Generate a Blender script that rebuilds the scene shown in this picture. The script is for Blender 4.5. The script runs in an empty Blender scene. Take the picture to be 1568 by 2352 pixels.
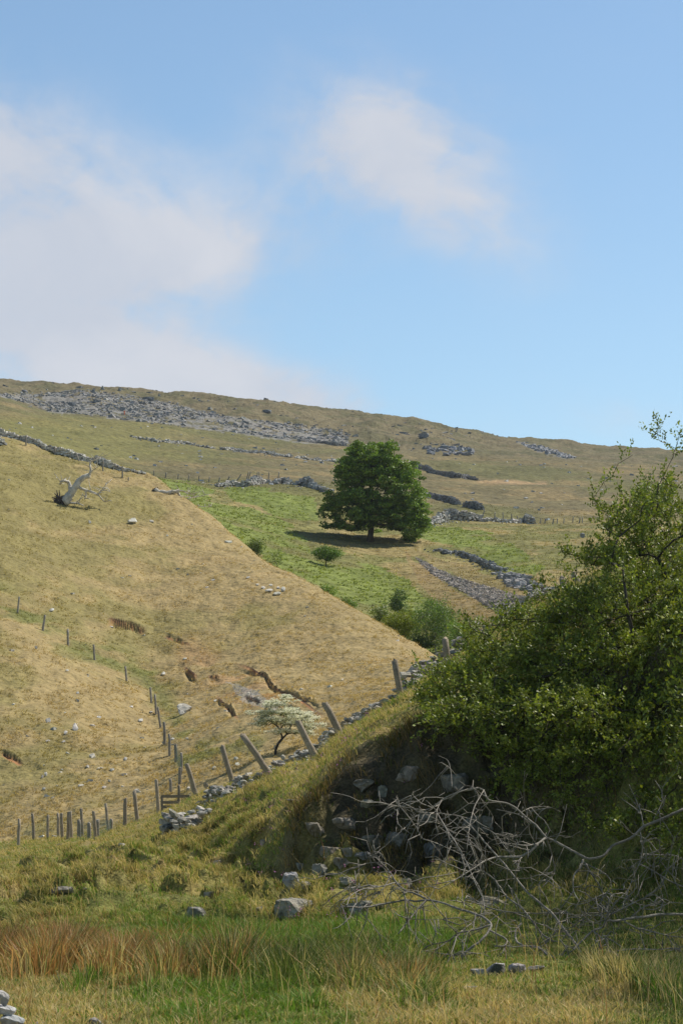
import bpy, math, random
import numpy as np
from mathutils import Vector

random.seed(11)
rng = np.random.default_rng(11)
C = bpy.context.scene.collection
PI = math.pi

# ------------------------------------------------------------------ camera
FPX, CU, CV, HORIZON = 5533.0, 784.0, 1176.0, 1800.0      # plan units: focal length, centre, eye level
PITCH = math.atan((HORIZON - CV) / FPX)
CP, SP = math.cos(PITCH), math.sin(PITCH)
cam_d = bpy.data.cameras.new("camera")
cam = bpy.data.objects.new("camera", cam_d)
C.objects.link(cam)
cam.rotation_euler = (PI / 2 + PITCH, 0, 0)
cam_d.sensor_fit = 'VERTICAL'
cam_d.sensor_height = 24.0
cam_d.lens = 24.0 * FPX / 2352.0
cam_d.clip_start = 0.5
cam_d.clip_end = 9000
bpy.context.scene.camera = cam

# ------------------------------------------------------------------ light
SUN_AZ, SUN_EL = math.radians(60), math.radians(52)       # azimuth to the right of the view, elevation
SKY_STRENGTH, SUN_STRENGTH, EXPOSURE = 0.145, 5.0, 0.0
sd = Vector((math.sin(SUN_AZ) * math.cos(SUN_EL), math.cos(SUN_AZ) * math.cos(SUN_EL), math.sin(SUN_EL)))
sl = bpy.data.lights.new("sun", 'SUN')
sl.energy = SUN_STRENGTH
sl.angle = math.radians(0.53)
sl.color = (1.0, 0.95, 0.86)
sun = bpy.data.objects.new("sun", sl)
C.objects.link(sun)
sun.rotation_euler = sd.to_track_quat('Z', 'Y').to_euler()
vs = bpy.context.scene.view_settings
vs.view_transform = 'Standard'
vs.look = 'None'
vs.exposure = EXPOSURE
vs.gamma = 1.0
vs.use_curve_mapping = False

world = bpy.data.worlds.new("World")
bpy.context.scene.world = world
world.use_nodes = True
wn, wl = world.node_tree.nodes, world.node_tree.links
wn.clear()


def wnode(t, **kw):
    n = wn.new(t)
    for k, v in kw.items():
        setattr(n, k, v)
    return n


def wmath(op, a, b=None, c=None, clamp=False):
    n = wnode('ShaderNodeMath', operation=op, use_clamp=clamp)
    for i, x in enumerate((a, b, c)):
        if x is None:
            continue
        if isinstance(x, (int, float)):
            n.inputs[i].default_value = x
        else:
            wl.new(x, n.inputs[i])
    return n.outputs[0]


sky = wnode('ShaderNodeTexSky', sky_type='NISHITA')
sky.sun_disc = False
sky.sun_elevation = SUN_EL
sky.sun_rotation = SUN_AZ
sky.altitude = 300
sky.air_density = 1.0
sky.dust_density = 0.6
sky.ozone_density = 2.2
tc = wnode('ShaderNodeTexCoord')
sx = wnode('ShaderNodeSeparateXYZ')
wl.new(tc.outputs['Generated'], sx.inputs[0])
ys = wmath('MAXIMUM', sx.outputs[1], 0.05)
sU = wmath('DIVIDE', sx.outputs[0], ys)                    # heading and height of the direction looked in
sT = wmath('DIVIDE', sx.outputs[2], ys)
front = wmath('GREATER_THAN', sx.outputs[1], 0.05)
cb = wnode('ShaderNodeCombineXYZ')
wl.new(sU, cb.inputs[0]); wl.new(sT, cb.inputs[1])


def wnoise(scale, detail, rough, off=0.0, dist=0.0):
    m = wnode('ShaderNodeMapping')
    m.inputs['Location'].default_value = (off, off * 0.7, off)
    m.inputs['Scale'].default_value = (1.0, 1.25, 1.0)
    wl.new(cb.outputs[0], m.inputs[0])
    n = wnode('ShaderNodeTexNoise')
    n.inputs['Scale'].default_value = scale
    n.inputs['Detail'].default_value = detail
    n.inputs['Roughness'].default_value = rough
    n.inputs['Distortion'].default_value = dist
    wl.new(m.outputs[0], n.inputs['Vector'])
    return n.outputs['Fac']


def st_of(u, v):
    xr, yu = (u - CU) / FPX, (CV - v) / FPX
    dy = CP - yu * SP
    return xr / dy, (SP + yu * CP) / dy


def blob(u, v, ru, rv, tilt=0.0):
    """soft elliptical bank of cloud round one heading"""
    s0, t0 = st_of(u, v)
    a, b = ru / FPX, rv / FPX
    ds = wmath('SUBTRACT', sU, s0); dt = wmath('SUBTRACT', sT, t0)
    c, s = math.cos(tilt), math.sin(tilt)
    p = wmath('ADD', wmath('MULTIPLY', ds, c / a), wmath('MULTIPLY', dt, s / a))
    q = wmath('ADD', wmath('MULTIPLY', ds, -s / b), wmath('MULTIPLY', dt, c / b))
    r2 = wmath('ADD', wmath('MULTIPLY', p, p), wmath('MULTIPLY', q, q))
    return wmath('POWER', 2.718, wmath('MULTIPLY', r2, -1.0))


bl = None
for w, args in ((1.35, (90, 470, 380, 200, -0.35)), (1.05, (60, 700, 360, 180, 0.0)), (0.8, (360, 600, 330, 100, 0.1)),
                (1.1, (330, 850, 520, 95, -0.2)), (0.95, (890, 270, 250, 135, -0.15)), (0.9, (1000, 450, 270, 135, -0.5)), (0.5, (700, 430, 300, 120, 0.2)),
                (0.75, (640, 930, 380, 70, -0.2)), (0.45, (20, 300, 150, 120, 0)), (0.3, (1480, 960, 260, 60, 0))):
    x = wmath('MULTIPLY', blob(*args), w)
    bl = x if bl is None else wmath('ADD', bl, x)
n1 = wnoise(12.0, 10.0, 0.56, 3.1, 0.5)
n2 = wnoise(42.0, 8.0, 0.6, 8.7, 0.4)
nn = wmath('ADD', wmath('MULTIPLY', wmath('SUBTRACT', n1, 0.5), 2.7), wmath('MULTIPLY', wmath('SUBTRACT', n2, 0.5), 1.7))
dens = wmath('ADD', bl, wmath('MULTIPLY', nn, wmath('ADD', wmath('MULTIPLY', bl, 0.9, clamp=True), 0.12)))
mr = wnode('ShaderNodeMapRange', interpolation_type='SMOOTHSTEP')
mr.inputs['From Min'].default_value = -0.04
mr.inputs['From Max'].default_value = 1.45
mr.inputs['To Max'].default_value = 0.92
wl.new(dens, mr.inputs['Value'])
cov = wmath('MULTIPLY', mr.outputs[0], front)
tint = wnode('ShaderNodeMix', data_type='RGBA', blend_type='MULTIPLY')
tint.inputs['Factor'].default_value = 1.0
tint.inputs[7].default_value = (0.93, 1.0, 0.97, 1)
high = wnode('ShaderNodeMapRange', interpolation_type='SMOOTHSTEP')        # deeper, darker blue overhead
high.inputs['From Min'].default_value = 0.3; high.inputs['From Max'].default_value = 0.8
high.inputs['To Min'].default_value = 1.0; high.inputs['To Max'].default_value = 0.36
wl.new(sx.outputs[2], high.inputs['Value'])
deep = wnode('ShaderNodeMix', data_type='RGBA', blend_type='MULTIPLY')
deep.inputs['Factor'].default_value = 1.0
wl.new(sky.outputs[0], deep.inputs[6]); wl.new(high.outputs[0], deep.inputs[7])
wl.new(deep.outputs[2], tint.inputs[6])
mixc = wnode('ShaderNodeMix', data_type='RGBA')
wl.new(cov, mixc.inputs['Factor'])
wl.new(tint.outputs[2], mixc.inputs[6])
body = wnode('ShaderNodeMix', data_type='RGBA')                            # sunlit puffs in the thin grey veil
bf = wnode('ShaderNodeMapRange')
bf.inputs['From Min'].default_value = 0.38; bf.inputs['From Max'].default_value = 0.64
wl.new(n1, bf.inputs['Value']); wl.new(bf.outputs[0], body.inputs['Factor'])
body.inputs[6].default_value = (4.1, 4.35, 4.9, 1); body.inputs[7].default_value = (4.75, 4.85, 5.2, 1)
wl.new(body.outputs[2], mixc.inputs[7])
bg = wnode('ShaderNodeBackground')
bg.inputs['Strength'].default_value = SKY_STRENGTH
wl.new(mixc.outputs[2], bg.inputs['Color'])
wo = wnode('ShaderNodeOutputWorld')
wl.new(bg.outputs[0], wo.inputs['Surface'])


# ------------------------------------------------------------------ helpers: noise
def _hash(ix, iy, seed):
    h = (ix.astype(np.int64) * 374761393 + iy.astype(np.int64) * 668265263 + seed * 2147483647) & 0xFFFFFFFF
    h = ((h ^ (h >> 13)) * 1274126177) & 0xFFFFFFFF
    h = (h ^ (h >> 16)) & 0xFFFFFFFF
    return h / 4294967295.0


def vnoise(x, y, seed=0):
    x = np.asarray(x, float); y = np.asarray(y, float)
    ix, iy = np.floor(x), np.floor(y)
    fx, fy = x - ix, y - iy
    fx = fx * fx * fx * (fx * (fx * 6 - 15) + 10); fy = fy * fy * fy * (fy * (fy * 6 - 15) + 10)
    a, b = _hash(ix, iy, seed), _hash(ix + 1, iy, seed)
    c, d = _hash(ix, iy + 1, seed), _hash(ix + 1, iy + 1, seed)
    return (a + (b - a) * fx) * (1 - fy) + (c + (d - c) * fx) * fy


def fbm(x, y, seed=0, octv=4, gain=0.5):
    x = np.asarray(x, float); y = np.asarray(y, float)
    t, amp, tot = 0.0, 1.0, 0.0
    for o in range(octv):
        ca, sa = math.cos(o * 1.1), math.sin(o * 1.1)
        t = t + amp * vnoise((x * ca - y * sa) * 2 ** o, (x * sa + y * ca) * 2 ** o, seed + o * 17)
        tot += amp
        amp *= gain
    return t / tot                                        # 0..1, mean .5


def sstep(a, b, x):
    t = np.clip((x - a) / (b - a), 0, 1)
    return t * t * (3 - 2 * t)


def inpoly(u, v, poly):
    inside = np.zeros(np.shape(u), bool)
    n = len(poly)
    for i in range(n):
        x1, y1 = poly[i]; x2, y2 = poly[(i + 1) % n]
        if y1 == y2:
            continue
        c = ((y1 > v) != (y2 > v)) & (u < (x2 - x1) * (v - y1) / (y2 - y1) + x1)
        inside ^= c
    return inside


def dist_poly(u, v, pts):
    """distance to a polyline"""
    d = np.full(np.shape(u), 1e9)
    for (x1, y1), (x2, y2) in zip(pts[:-1], pts[1:]):
        L = (x2 - x1) ** 2 + (y2 - y1) ** 2 + 1e-9
        t = np.clip(((u - x1) * (x2 - x1) + (v - y1) * (y2 - y1)) / L, 0, 1)
        d = np.minimum(d, np.hypot(u - x1 - t * (x2 - x1), v - y1 - t * (y2 - y1)))
    return d


def lerp3(a, b, t):
    return a[None, :] * (1 - t[:, None]) + b[None, :] * t[:, None] if a.ndim == 1 and b.ndim == 1 else a * (1 - t[:, None]) + b * t[:, None]


def blend(col, c, t):
    return col * (1 - t[:, None]) + np.asarray(c)[None, :] * t[:, None]


# ------------------------------------------------------------------ helpers: meshes
def build(name, V, faces, m=None, parent=None, smooth=False, col=None, link=True):
    """faces: a list of index arrays, each (n,3) or (n,4); col: (nverts,3) tint"""
    V = np.asarray(V, np.float32)
    me = bpy.data.meshes.new(name)
    faces = [np.asarray(f, np.int32) for f in faces if len(f)]
    nl = sum(f.size for f in faces); nf = sum(len(f) for f in faces)
    me.vertices.add(len(V)); me.loops.add(nl); me.polygons.add(nf)
    me.vertices.foreach_set('co', V.ravel())
    me.loops.foreach_set('vertex_index', np.concatenate([f.ravel() for f in faces]))
    st, off = [], 0
    for f in faces:
        st.append(off + np.arange(len(f), dtype=np.int32) * f.shape[1])
        off += f.size
    me.polygons.foreach_set('loop_start', np.concatenate(st))
    if smooth:
        me.polygons.foreach_set('use_smooth', np.ones(nf, bool))
    else:
        me.polygons.foreach_set('use_smooth', np.zeros(nf, bool))
    me.update(calc_edges=True)
    if col is not None:
        a = me.color_attributes.new('tint', 'FLOAT_COLOR', 'POINT')
        a.data.foreach_set('color', np.hstack([np.asarray(col, np.float32), np.ones((len(V), 1), np.float32)]).ravel())
    if m:
        me.materials.append(m)
    o = bpy.data.objects.new(name, me)
    if link:
        C.objects.link(o)
    if parent:
        o.parent = parent
    return o


def empty(name, loc):
    o = bpy.data.objects.new(name, None)
    o.location = loc
    o.empty_display_size = 0.2
    C.objects.link(o)
    return o


def tag(o, label=None, cat=None, group=None, kind=None):
    if label: o['label'] = label
    if cat: o['category'] = cat
    if group: o['group'] = group
    if kind: o['kind'] = kind
    return o


class MB:
    """collects pieces into one mesh"""
    def __init__(s):
        s.V, s.F3, s.F4, s.Cc, s.n = [], [], [], [], 0

    def add(s, V, F, col=(1, 1, 1)):
        V = np.asarray(V, float)
        F = np.asarray(F, int)
        (s.F3 if F.shape[1] == 3 else s.F4).append(F + s.n)
        s.V.append(V)
        c = np.asarray(col, float)
        s.Cc.append(np.broadcast_to(c, (len(V), 3)) if c.ndim == 1 else c)
        s.n += len(V)

    def build(s, name, m, parent=None, smooth=False):
        V = np.concatenate(s.V)
        if parent is not None and tuple(parent.location) != (0, 0, 0):
            V = V - np.array(parent.location)[None, :]
        f = []
        if s.F4: f.append(np.concatenate(s.F4))
        if s.F3: f.append(np.concatenate(s.F3))
        return build(name, V, f, m, parent, smooth, np.concatenate(s.Cc))


def put(o, loc):
    """moves a mesh built in place so that its origin is its base"""
    me = o.data
    n = len(me.vertices)
    co = np.empty(n * 3, np.float32); me.vertices.foreach_get('co', co)
    co = co.reshape(-1, 3) - np.array(loc, np.float32)
    me.vertices.foreach_set('co', co.ravel()); me.update()
    o.location = loc
    return o


def tube_piece(P, R, n=6, cap=True):
    """tube along points P with radii R"""
    P = np.asarray(P, float); R = np.asarray(R, float)
    T = np.gradient(P, axis=0)
    T /= np.linalg.norm(T, axis=1)[:, None] + 1e-9
    ref = np.array([0.0, 0, 1]) if abs(T[0, 2]) < 0.9 else np.array([1.0, 0, 0])
    A = np.cross(T[0], ref); A /= np.linalg.norm(A)
    rings = []
    an = np.arange(n) * 2 * PI / n
    for i in range(len(P)):
        A = A - T[i] * np.dot(A, T[i]); A /= np.linalg.norm(A) + 1e-9
        B = np.cross(T[i], A)
        rings.append(P[i] + R[i] * (np.cos(an)[:, None] * A + np.sin(an)[:, None] * B))
    V = np.concatenate(rings)
    k = np.arange(n); k2 = (k + 1) % n
    F = np.concatenate([np.stack([i * n + k, i * n + k2, (i + 1) * n + k2, (i + 1) * n + k], 1) for i in range(len(P) - 1)])
    if cap:
        V = np.vstack([V, P[0], P[-1]])
        a, b = len(V) - 2, len(V) - 1
        m = (len(P) - 1) * n
        F3 = np.concatenate([np.stack([k2, k, np.full(n, a)], 1), np.stack([m + k, m + k2, np.full(n, b)], 1)])
    else:
        F3 = np.zeros((0, 3), int)
    return V, F, F3


def add_tube(mb, P, R, n=6, col=(1, 1, 1)):
    V, F, F3 = tube_piece(P, R, n)
    base = mb.n
    mb.add(V, F, col)
    if len(F3): mb.F3.append(F3 + base)


def ico(sub):
    import bmesh
    bm = bmesh.new()
    bmesh.ops.create_icosphere(bm, subdivisions=sub, radius=1)
    V = np.array([v.co[:] for v in bm.verts]); F = np.array([[v.index for v in f.verts] for f in bm.faces])
    bm.free()
    return V / np.linalg.norm(V, axis=1)[:, None], F


ICO = {k: ico(k) for k in (1, 2, 3, 4)}


def rock_shape(r, sub=2, planes=13, rough=0.05, flat=1.0):
    """a block of stone: a sphere cut by random planes, edges worn"""
    D, F = ICO[sub]
    N = r.normal(size=(planes, 3)); N[:, 2] *= flat
    N /= np.linalg.norm(N, axis=1)[:, None]
    d = r.uniform(0.45, 0.85, planes)
    N[0] = (0.08, -0.05, 1.0); N[0] /= np.linalg.norm(N[0]); d[0] = 0.5
    dots = D @ N.T
    rad = np.min(np.where(dots > 0.05, d[None, :] / np.maximum(dots, 0.05), 9), axis=1)
    rad = np.minimum(rad, 1.35)
    sd_ = int(r.integers(1e6))
    q = D * rad[:, None]
    rad = rad * (1 + rough * 2 * (fbm(q[:, 0] * 3 + q[:, 2] * 2, q[:, 1] * 3 - q[:, 2], sd_, 3) - 0.5)
                 + rough * 1.2 * (vnoise(q[:, 0] * 9 + q[:, 2] * 7, q[:, 1] * 9, sd_ + 5) - 0.5))
    return D * rad[:, None], F


def rot_z(V, a):
    c, s = math.cos(a), math.sin(a)
    return np.stack([V[:, 0] * c - V[:, 1] * s, V[:, 0] * s + V[:, 1] * c, V[:, 2]], 1)


def rot_any(V, r, amt):
    ax = r.normal(size=3); ax /= np.linalg.norm(ax)
    a = r.uniform(-amt, amt)
    K = np.array([[0, -ax[2], ax[1]], [ax[2], 0, -ax[0]], [-ax[1], ax[0], 0]])
    R = np.eye(3) + math.sin(a) * K + (1 - math.cos(a)) * K @ K
    return V @ R.T


# ------------------------------------------------------------------ helpers: materials
def mat(name, base=(0.5, 0.5, 0.5), tint=True, n1=(3.0, 0.3), n2=(12.0, 0.25), rough=0.9, spec=0.15, bump=0.0, bscale=20.0,
        transl=0.0, tcol=(1.15, 1.25, 0.6), hue=None):
    m = bpy.data.materials.new(name)
    m.use_nodes = True
    N, L = m.node_tree.nodes, m.node_tree.links
    N.clear()
    out = N.new('ShaderNodeOutputMaterial')
    p = N.new('ShaderNodeBsdfPrincipled')
    p.inputs['Roughness'].default_value = rough
    p.inputs['Specular IOR Level'].default_value = spec
    geo = N.new('ShaderNodeNewGeometry')
    if tint:
        a = N.new('ShaderNodeAttribute'); a.attribute_name = 'tint'
        col = a.outputs['Color']
        mb_ = N.new('ShaderNodeMix'); mb_.data_type = 'RGBA'; mb_.blend_type = 'MULTIPLY'
        mb_.inputs['Factor'].default_value = 1
        L.new(col, mb_.inputs[6]); mb_.inputs[7].default_value = (*base, 1)
        col = mb_.outputs[2]
    else:
        c = N.new('ShaderNodeRGB'); c.outputs[0].default_value = (*base, 1)
        col = c.outputs[0]
    for sc, amt in (n1, n2):
        if not amt:
            continue
        t = N.new('ShaderNodeTexNoise')
        t.inputs['Scale'].default_value = sc
        t.inputs['Detail'].default_value = 3
        L.new(geo.outputs['Position'], t.inputs['Vector'])
        mr_ = N.new('ShaderNodeMapRange')
        mr_.inputs['From Min'].default_value = 0.3; mr_.inputs['From Max'].default_value = 0.7
        mr_.inputs['To Min'].default_value = 1 - amt; mr_.inputs['To Max'].default_value = 1 + amt
        L.new(t.outputs['Fac'], mr_.inputs['Value'])
        x = N.new('ShaderNodeMix'); x.data_type = 'RGBA'; x.blend_type = 'MULTIPLY'
        x.inputs['Factor'].default_value = 1
        L.new(col, x.inputs[6]); L.new(mr_.outputs[0], x.inputs[7])
        col = x.outputs[2]
    if hue:                                               # a second colour in patches (lichen, moss, rust)
        sc, c2, lo, hi = hue
        t = N.new('ShaderNodeTexNoise'); t.inputs['Scale'].default_value = sc; t.inputs['Detail'].default_value = 5
        L.new(geo.outputs['Position'], t.inputs['Vector'])
        mr_ = N.new('ShaderNodeMapRange')
        mr_.inputs['From Min'].default_value = lo; mr_.inputs['From Max'].default_value = hi
        L.new(t.outputs['Fac'], mr_.inputs['Value'])
        x = N.new('ShaderNodeMix'); x.data_type = 'RGBA'
        L.new(mr_.outputs[0], x.inputs['Factor']); L.new(col, x.inputs[6]); x.inputs[7].default_value = (*c2, 1)
        col = x.outputs[2]
    L.new(col, p.inputs['Base Color'])
    if bump:
        t = N.new('ShaderNodeTexNoise'); t.inputs['Scale'].default_value = bscale; t.inputs['Detail'].default_value = 4
        L.new(geo.outputs['Position'], t.inputs['Vector'])
        b = N.new('ShaderNodeBump'); b.inputs['Strength'].default_value = bump; b.inputs['Distance'].default_value = 1.0 / bscale
        L.new(t.outputs['Fac'], b.inputs['Height']); L.new(b.outputs[0], p.inputs['Normal'])
    if transl:
        tr = N.new('ShaderNodeBsdfTranslucent')
        x = N.new('ShaderNodeMix'); x.data_type = 'RGBA'; x.blend_type = 'MULTIPLY'
        x.inputs['Factor'].default_value = 1
        L.new(col, x.inputs[6]); x.inputs[7].default_value = (*tcol, 1)
        L.new(x.outputs[2], tr.inputs['Color'])
        ms = N.new('ShaderNodeMixShader'); ms.inputs[0].default_value = transl
        L.new(p.outputs[0], ms.inputs[1]); L.new(tr.outputs[0], ms.inputs[2])
        L.new(ms.outputs[0], out.inputs['Surface'])
    else:
        L.new(p.outputs[0], out.inputs['Surface'])
    return m


M_GROUND = mat('turf', (1, 1, 1), n1=(4.0, 0.25), n2=(28.0, 0.4), bump=0.8, bscale=22)
M_HILL = mat('hill turf', (1, 1, 1), n1=(0.35, 0.14), n2=(2.2, 0.16), bump=0.6, bscale=2.6)
M_MOOR = mat('moor turf', (1, 1, 1), n1=(0.12, 0.15), n2=(0.8, 0.28), bump=0.6, bscale=0.9)
M_BLADE = mat('grass blade', (1.14, 1.1, 1.08), n1=(2.0, 0.12), n2=(0.5, 0.1), rough=0.6, spec=0.25, transl=0.35, tcol=(1.1, 1.1, 0.7))
M_STONE = mat('limestone', (1, 1, 1), n1=(2.5, 0.25), n2=(14.0, 0.35), rough=0.95, bump=0.7, bscale=16,
              hue=(5.0, (0.09, 0.095, 0.075), 0.56, 0.68))
M_FARSTONE = mat('far limestone', (1, 1, 1), n1=(0.5, 0.25), n2=(2.5, 0.3), rough=0.95, bump=0.3, bscale=3)
M_WOOD = mat('weathered wood', (1, 1, 1), n1=(6.0, 0.2), n2=(40.0, 0.3), rough=0.85, bump=0.4, bscale=60)
M_DEAD = mat('dead bark', (1, 1, 1), n1=(3.0, 0.25), n2=(25.0, 0.3), rough=0.7, spec=0.3, bump=0.4, bscale=50)
M_BARK = mat('bark', (1, 1, 1), n1=(2.0, 0.3), n2=(14.0, 0.3), rough=0.9, bump=0.6, bscale=20)
M_LEAF = mat('willow leaf', (1, 1, 1), n1=(1.0, 0.15), n2=(4.0, 0.15), rough=0.5, spec=0.35, transl=0.25, tcol=(1.35, 1.4, 0.55))
M_FARLEAF = mat('tree leaf', (1, 1, 1), n1=(0.4, 0.15), n2=(2.0, 0.15), rough=0.5, spec=0.3, transl=0.25, tcol=(1.4, 1.5, 0.5))
M_PETAL = mat('petals', (1, 1, 1), n1=(2.0, 0.1), n2=(8.0, 0.1), rough=0.7, transl=0.45, tcol=(1, 1, 0.9))
M_WIRE = mat('galvanised wire', (0.16, 0.16, 0.155), tint=False, n1=(5.0, 0.1), n2=(20, 0.1), rough=0.5, spec=0.4)
M_NET = mat('green netting', (0.16, 0.24, 0.18), tint=False, n1=(5.0, 0.1), n2=(20, 0.1), rough=0.7)


# ------------------------------------------------------------------ terrain
def proj(P):
    """plan units (u, v) of world points"""
    P = np.asarray(P, float)
    dep = P[..., 1] * CP + P[..., 2] * SP
    up = -P[..., 1] * SP + P[..., 2] * CP
    return CU + FPX * P[..., 0] / dep, CV - FPX * up / dep


def unproj(u, v, Y):
    s, t = st_of(u, v)
    return np.array([s * Y, Y, t * Y])


S_MIN, S_MAX, NCOL = -0.34, 0.34, 1500
# finer columns where the photograph looks
_w = np.linspace(-1, 1, NCOL)
S_COL = np.sign(_w) * (np.abs(_w) * 0.52 + 0.48 * np.abs(_w) ** 5) * S_MAX


def pchip_rows(A, counts):
    """A (K, n): monotone cubic through K rows, counts[k] steps in each span"""
    K = len(A)
    d = np.diff(A, axis=0)
    m = np.zeros_like(A)
    m[1:-1] = np.where(d[:-1] * d[1:] > 0, 2 * d[:-1] * d[1:] / np.where(np.abs(d[:-1] + d[1:]) < 1e-12, 1e-12, d[:-1] + d[1:]), 0)
    m[0], m[-1] = d[0], d[-1]
    rows = []
    for k in range(K - 1):
        for i in range(counts[k] + (1 if k == K - 2 else 0)):
            x = i / counts[k]
            h00, h10, h01, h11 = 2 * x**3 - 3 * x**2 + 1, x**3 - 2 * x**2 + x, -2 * x**3 + 3 * x**2, x**3 - x**2
            rows.append(h00 * A[k] + h10 * m[k] + h01 * A[k + 1] + h11 * m[k + 1])
    return np.array(rows)


def gsmooth(a, w):
    k = np.exp(-0.5 * (np.arange(-3 * w, 3 * w + 1) / w) ** 2); k /= k.sum()
    return np.convolve(np.pad(a, 3 * w, mode='edge'), k, mode='valid')


class Land:
    def __init__(s, lines, counts, disp, smooth=10):
        Ys, Ts = [], []
        for ln in lines:
            q = np.array([(*st_of(u, v), Y) for u, v, Y in ln])
            Ts.append(gsmooth(np.interp(S_COL, q[:, 0], q[:, 1]), smooth))
            Ys.append(gsmooth(np.interp(S_COL, q[:, 0], q[:, 2]), smooth))
        s.Y = pchip_rows(np.array(Ys), counts)
        # height between lines: the height itself is the smooth curve
        s.Z = pchip_rows(np.array(Ys) * np.array(Ts), counts)
        s.X = s.Y * S_COL[None, :]
        P = np.stack([s.X, s.Y, s.Z], -1)
        u, v = proj(P)
        s.Z = s.Z + disp(s.X, s.Y, u, v)
        s.T = s.Z / s.Y
        s.P = np.stack([s.X, s.Y, s.Z], -1)
        s.u, s.v = proj(s.P)
        nr, nc = s.Y.shape
        e1 = s.P[1:, :-1] - s.P[:-1, :-1]; e2 = s.P[:-1, 1:] - s.P[:-1, :-1]
        n = np.cross(e2, e1)
        s.area = np.linalg.norm(n, axis=-1)
        s.N = n / (s.area[..., None] + 1e-12)

    def at(s, u, v, ymin=0.0):
        """first point of this land seen along plan direction (u, v)"""
        sc, t0 = st_of(u, v)
        j = np.clip(np.searchsorted(S_COL, sc) - 1, 0, NCOL - 2)
        f = (sc - S_COL[j]) / (S_COL[j + 1] - S_COL[j])
        T = s.T[:, j] * (1 - f) + s.T[:, j + 1] * f
        Y = s.Y[:, j] * (1 - f) + s.Y[:, j + 1] * f
        T = np.where(Y < ymin, -9.0, T)
        k = np.argmax(T >= t0)
        if T[k] < t0:
            k = int(np.argmax(T)); return np.array([Y[k] * sc, Y[k], Y[k] * T[k]])
        if k == 0:
            return np.array([Y[0] * sc, Y[0], Y[0] * T[0]])
        g = (t0 - T[k - 1]) / (T[k] - T[k - 1] + 1e-12)
        y = Y[k - 1] + g * (Y[k] - Y[k - 1])
        return np.array([y * sc, y, y * t0])

    def z(s, x, y):
        sc = x / y
        j = int(np.clip(np.searchsorted(S_COL, sc) - 1, 0, NCOL - 2))
        f = (sc - S_COL[j]) / (S_COL[j + 1] - S_COL[j])
        return (1 - f) * np.interp(y, s.Y[:, j], s.Z[:, j]) + f * np.interp(y, s.Y[:, j + 1], s.Z[:, j + 1])

    def scatter(s, n, weight, persp=1.0):
        """n random points: chance = area x weight(u, v, X, Y), per distance**(2*persp); in and just round the view"""
        a = s.area * 1.0
        uc, vc = s.u[:-1, :-1], s.v[:-1, :-1]
        a = a * ((uc > -260) & (uc < 1840) & (vc < 2600) & (vc > 500))
        Yc = s.Y[:-1, :-1]
        a = a / Yc ** (2 * persp)
        idx = np.nonzero(a.ravel() > 0)[0]
        ww = a.ravel()[idx] * weight(uc.ravel()[idx], vc.ravel()[idx], s.X[:-1, :-1].ravel()[idx], Yc.ravel()[idx])
        cs = np.cumsum(ww)
        pick = idx[np.searchsorted(cs, rng.random(n) * cs[-1])]
        i, j = np.unravel_index(pick, a.shape)
        p, q = rng.random(n)[:, None], rng.random(n)[:, None]
        P = s.P[i, j] * (1 - p) * (1 - q) + s.P[i + 1, j] * p * (1 - q) + s.P[i, j + 1] * (1 - p) * q + s.P[i + 1, j + 1] * p * q
        return P, s.N[i, j], s.u[i, j], s.v[i, j]

    def mesh(s, name, m, colour):
        nr, nc = s.Y.shape
        k = np.arange(nr * nc).reshape(nr, nc)
        F = np.stack([k[:-1, :-1].ravel(), k[:-1, 1:].ravel(), k[1:, 1:].ravel(), k[1:, :-1].ravel()], 1)
        col = colour(s.u.ravel(), s.v.ravel(), s.X.ravel(), s.Y.ravel())
        return tag(build(name, s.P.reshape(-1, 3), [F], m, None, True, col), kind='structure')


def shift(line, dY, dv):
    return [(u, v + (dv(u) if callable(dv) else dv), Y + dY) for u, v, Y in line]


def flat(Y, z):
    return [(u, HORIZON - FPX * z / Y, Y) for u in (-2500, 0, 784, 1568, 4000)]


# ---- foreground and the right-hand bank
FOOT = [(-2500, 2040, 42), (0, 2065, 37), (200, 2100, 32), (400, 2120, 30), (600, 2145, 28.5), (800, 2130, 29), (1000, 2110, 29),
        (1200, 2150, 27), (1400, 2180, 26), (1568, 2190, 25), (4000, 2200, 25)]
FBASE = [(-2500, 2025, 52), (0, 2035, 47), (200, 2045, 42), (400, 2050, 38), (580, 2050, 35.4), (660, 2040, 34), (800, 2010, 34.3), (1000, 1990, 34.5),
         (1200, 2000, 33.4), (1400, 2040, 31.5), (1568, 2060, 30.5), (4000, 2060, 29)]
FTOP = [(-2500, 2005, 66), (0, 1998, 62), (200, 1990, 55), (400, 1980, 47), (540, 1970, 40), (600, 1950, 37.6), (660, 1895, 36.4), (760, 1800, 36), (860, 1730, 36), (960, 1690, 36),
        (1200, 1640, 35.6), (1400, 1600, 34), (1568, 1570, 33), (4000, 1300, 31)]
CREST = [(-2500, 1960, 103), (0, 1939, 100), (130, 1925, 97), (250, 1908, 93), (362, 1874, 87), (450, 1830, 80), (535, 1802, 75), (615, 1777, 68),
         (730, 1742, 66), (785, 1692, 66), (925, 1616, 65), (1000, 1560, 64), (1150, 1450, 62), (1250, 1385, 60), (1330, 1340, 60),
         (1450, 1290, 58), (1568, 1250, 56), (4000, 500, 50)]
HOLES = [(500, 1985, 36, 28, 0.3), (700, 1800, 34, 26, 0.5), (660, 2010, 30, 30, 0.35)]       # hollows in the bank
HUMPS = [(692, 1800, 34, 22, 0.15), (380, 2050, 50, 24, 0.14), (250, 2060, 40, 18, 0.12), (540, 2030, 60, 22, 0.14)]


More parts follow.
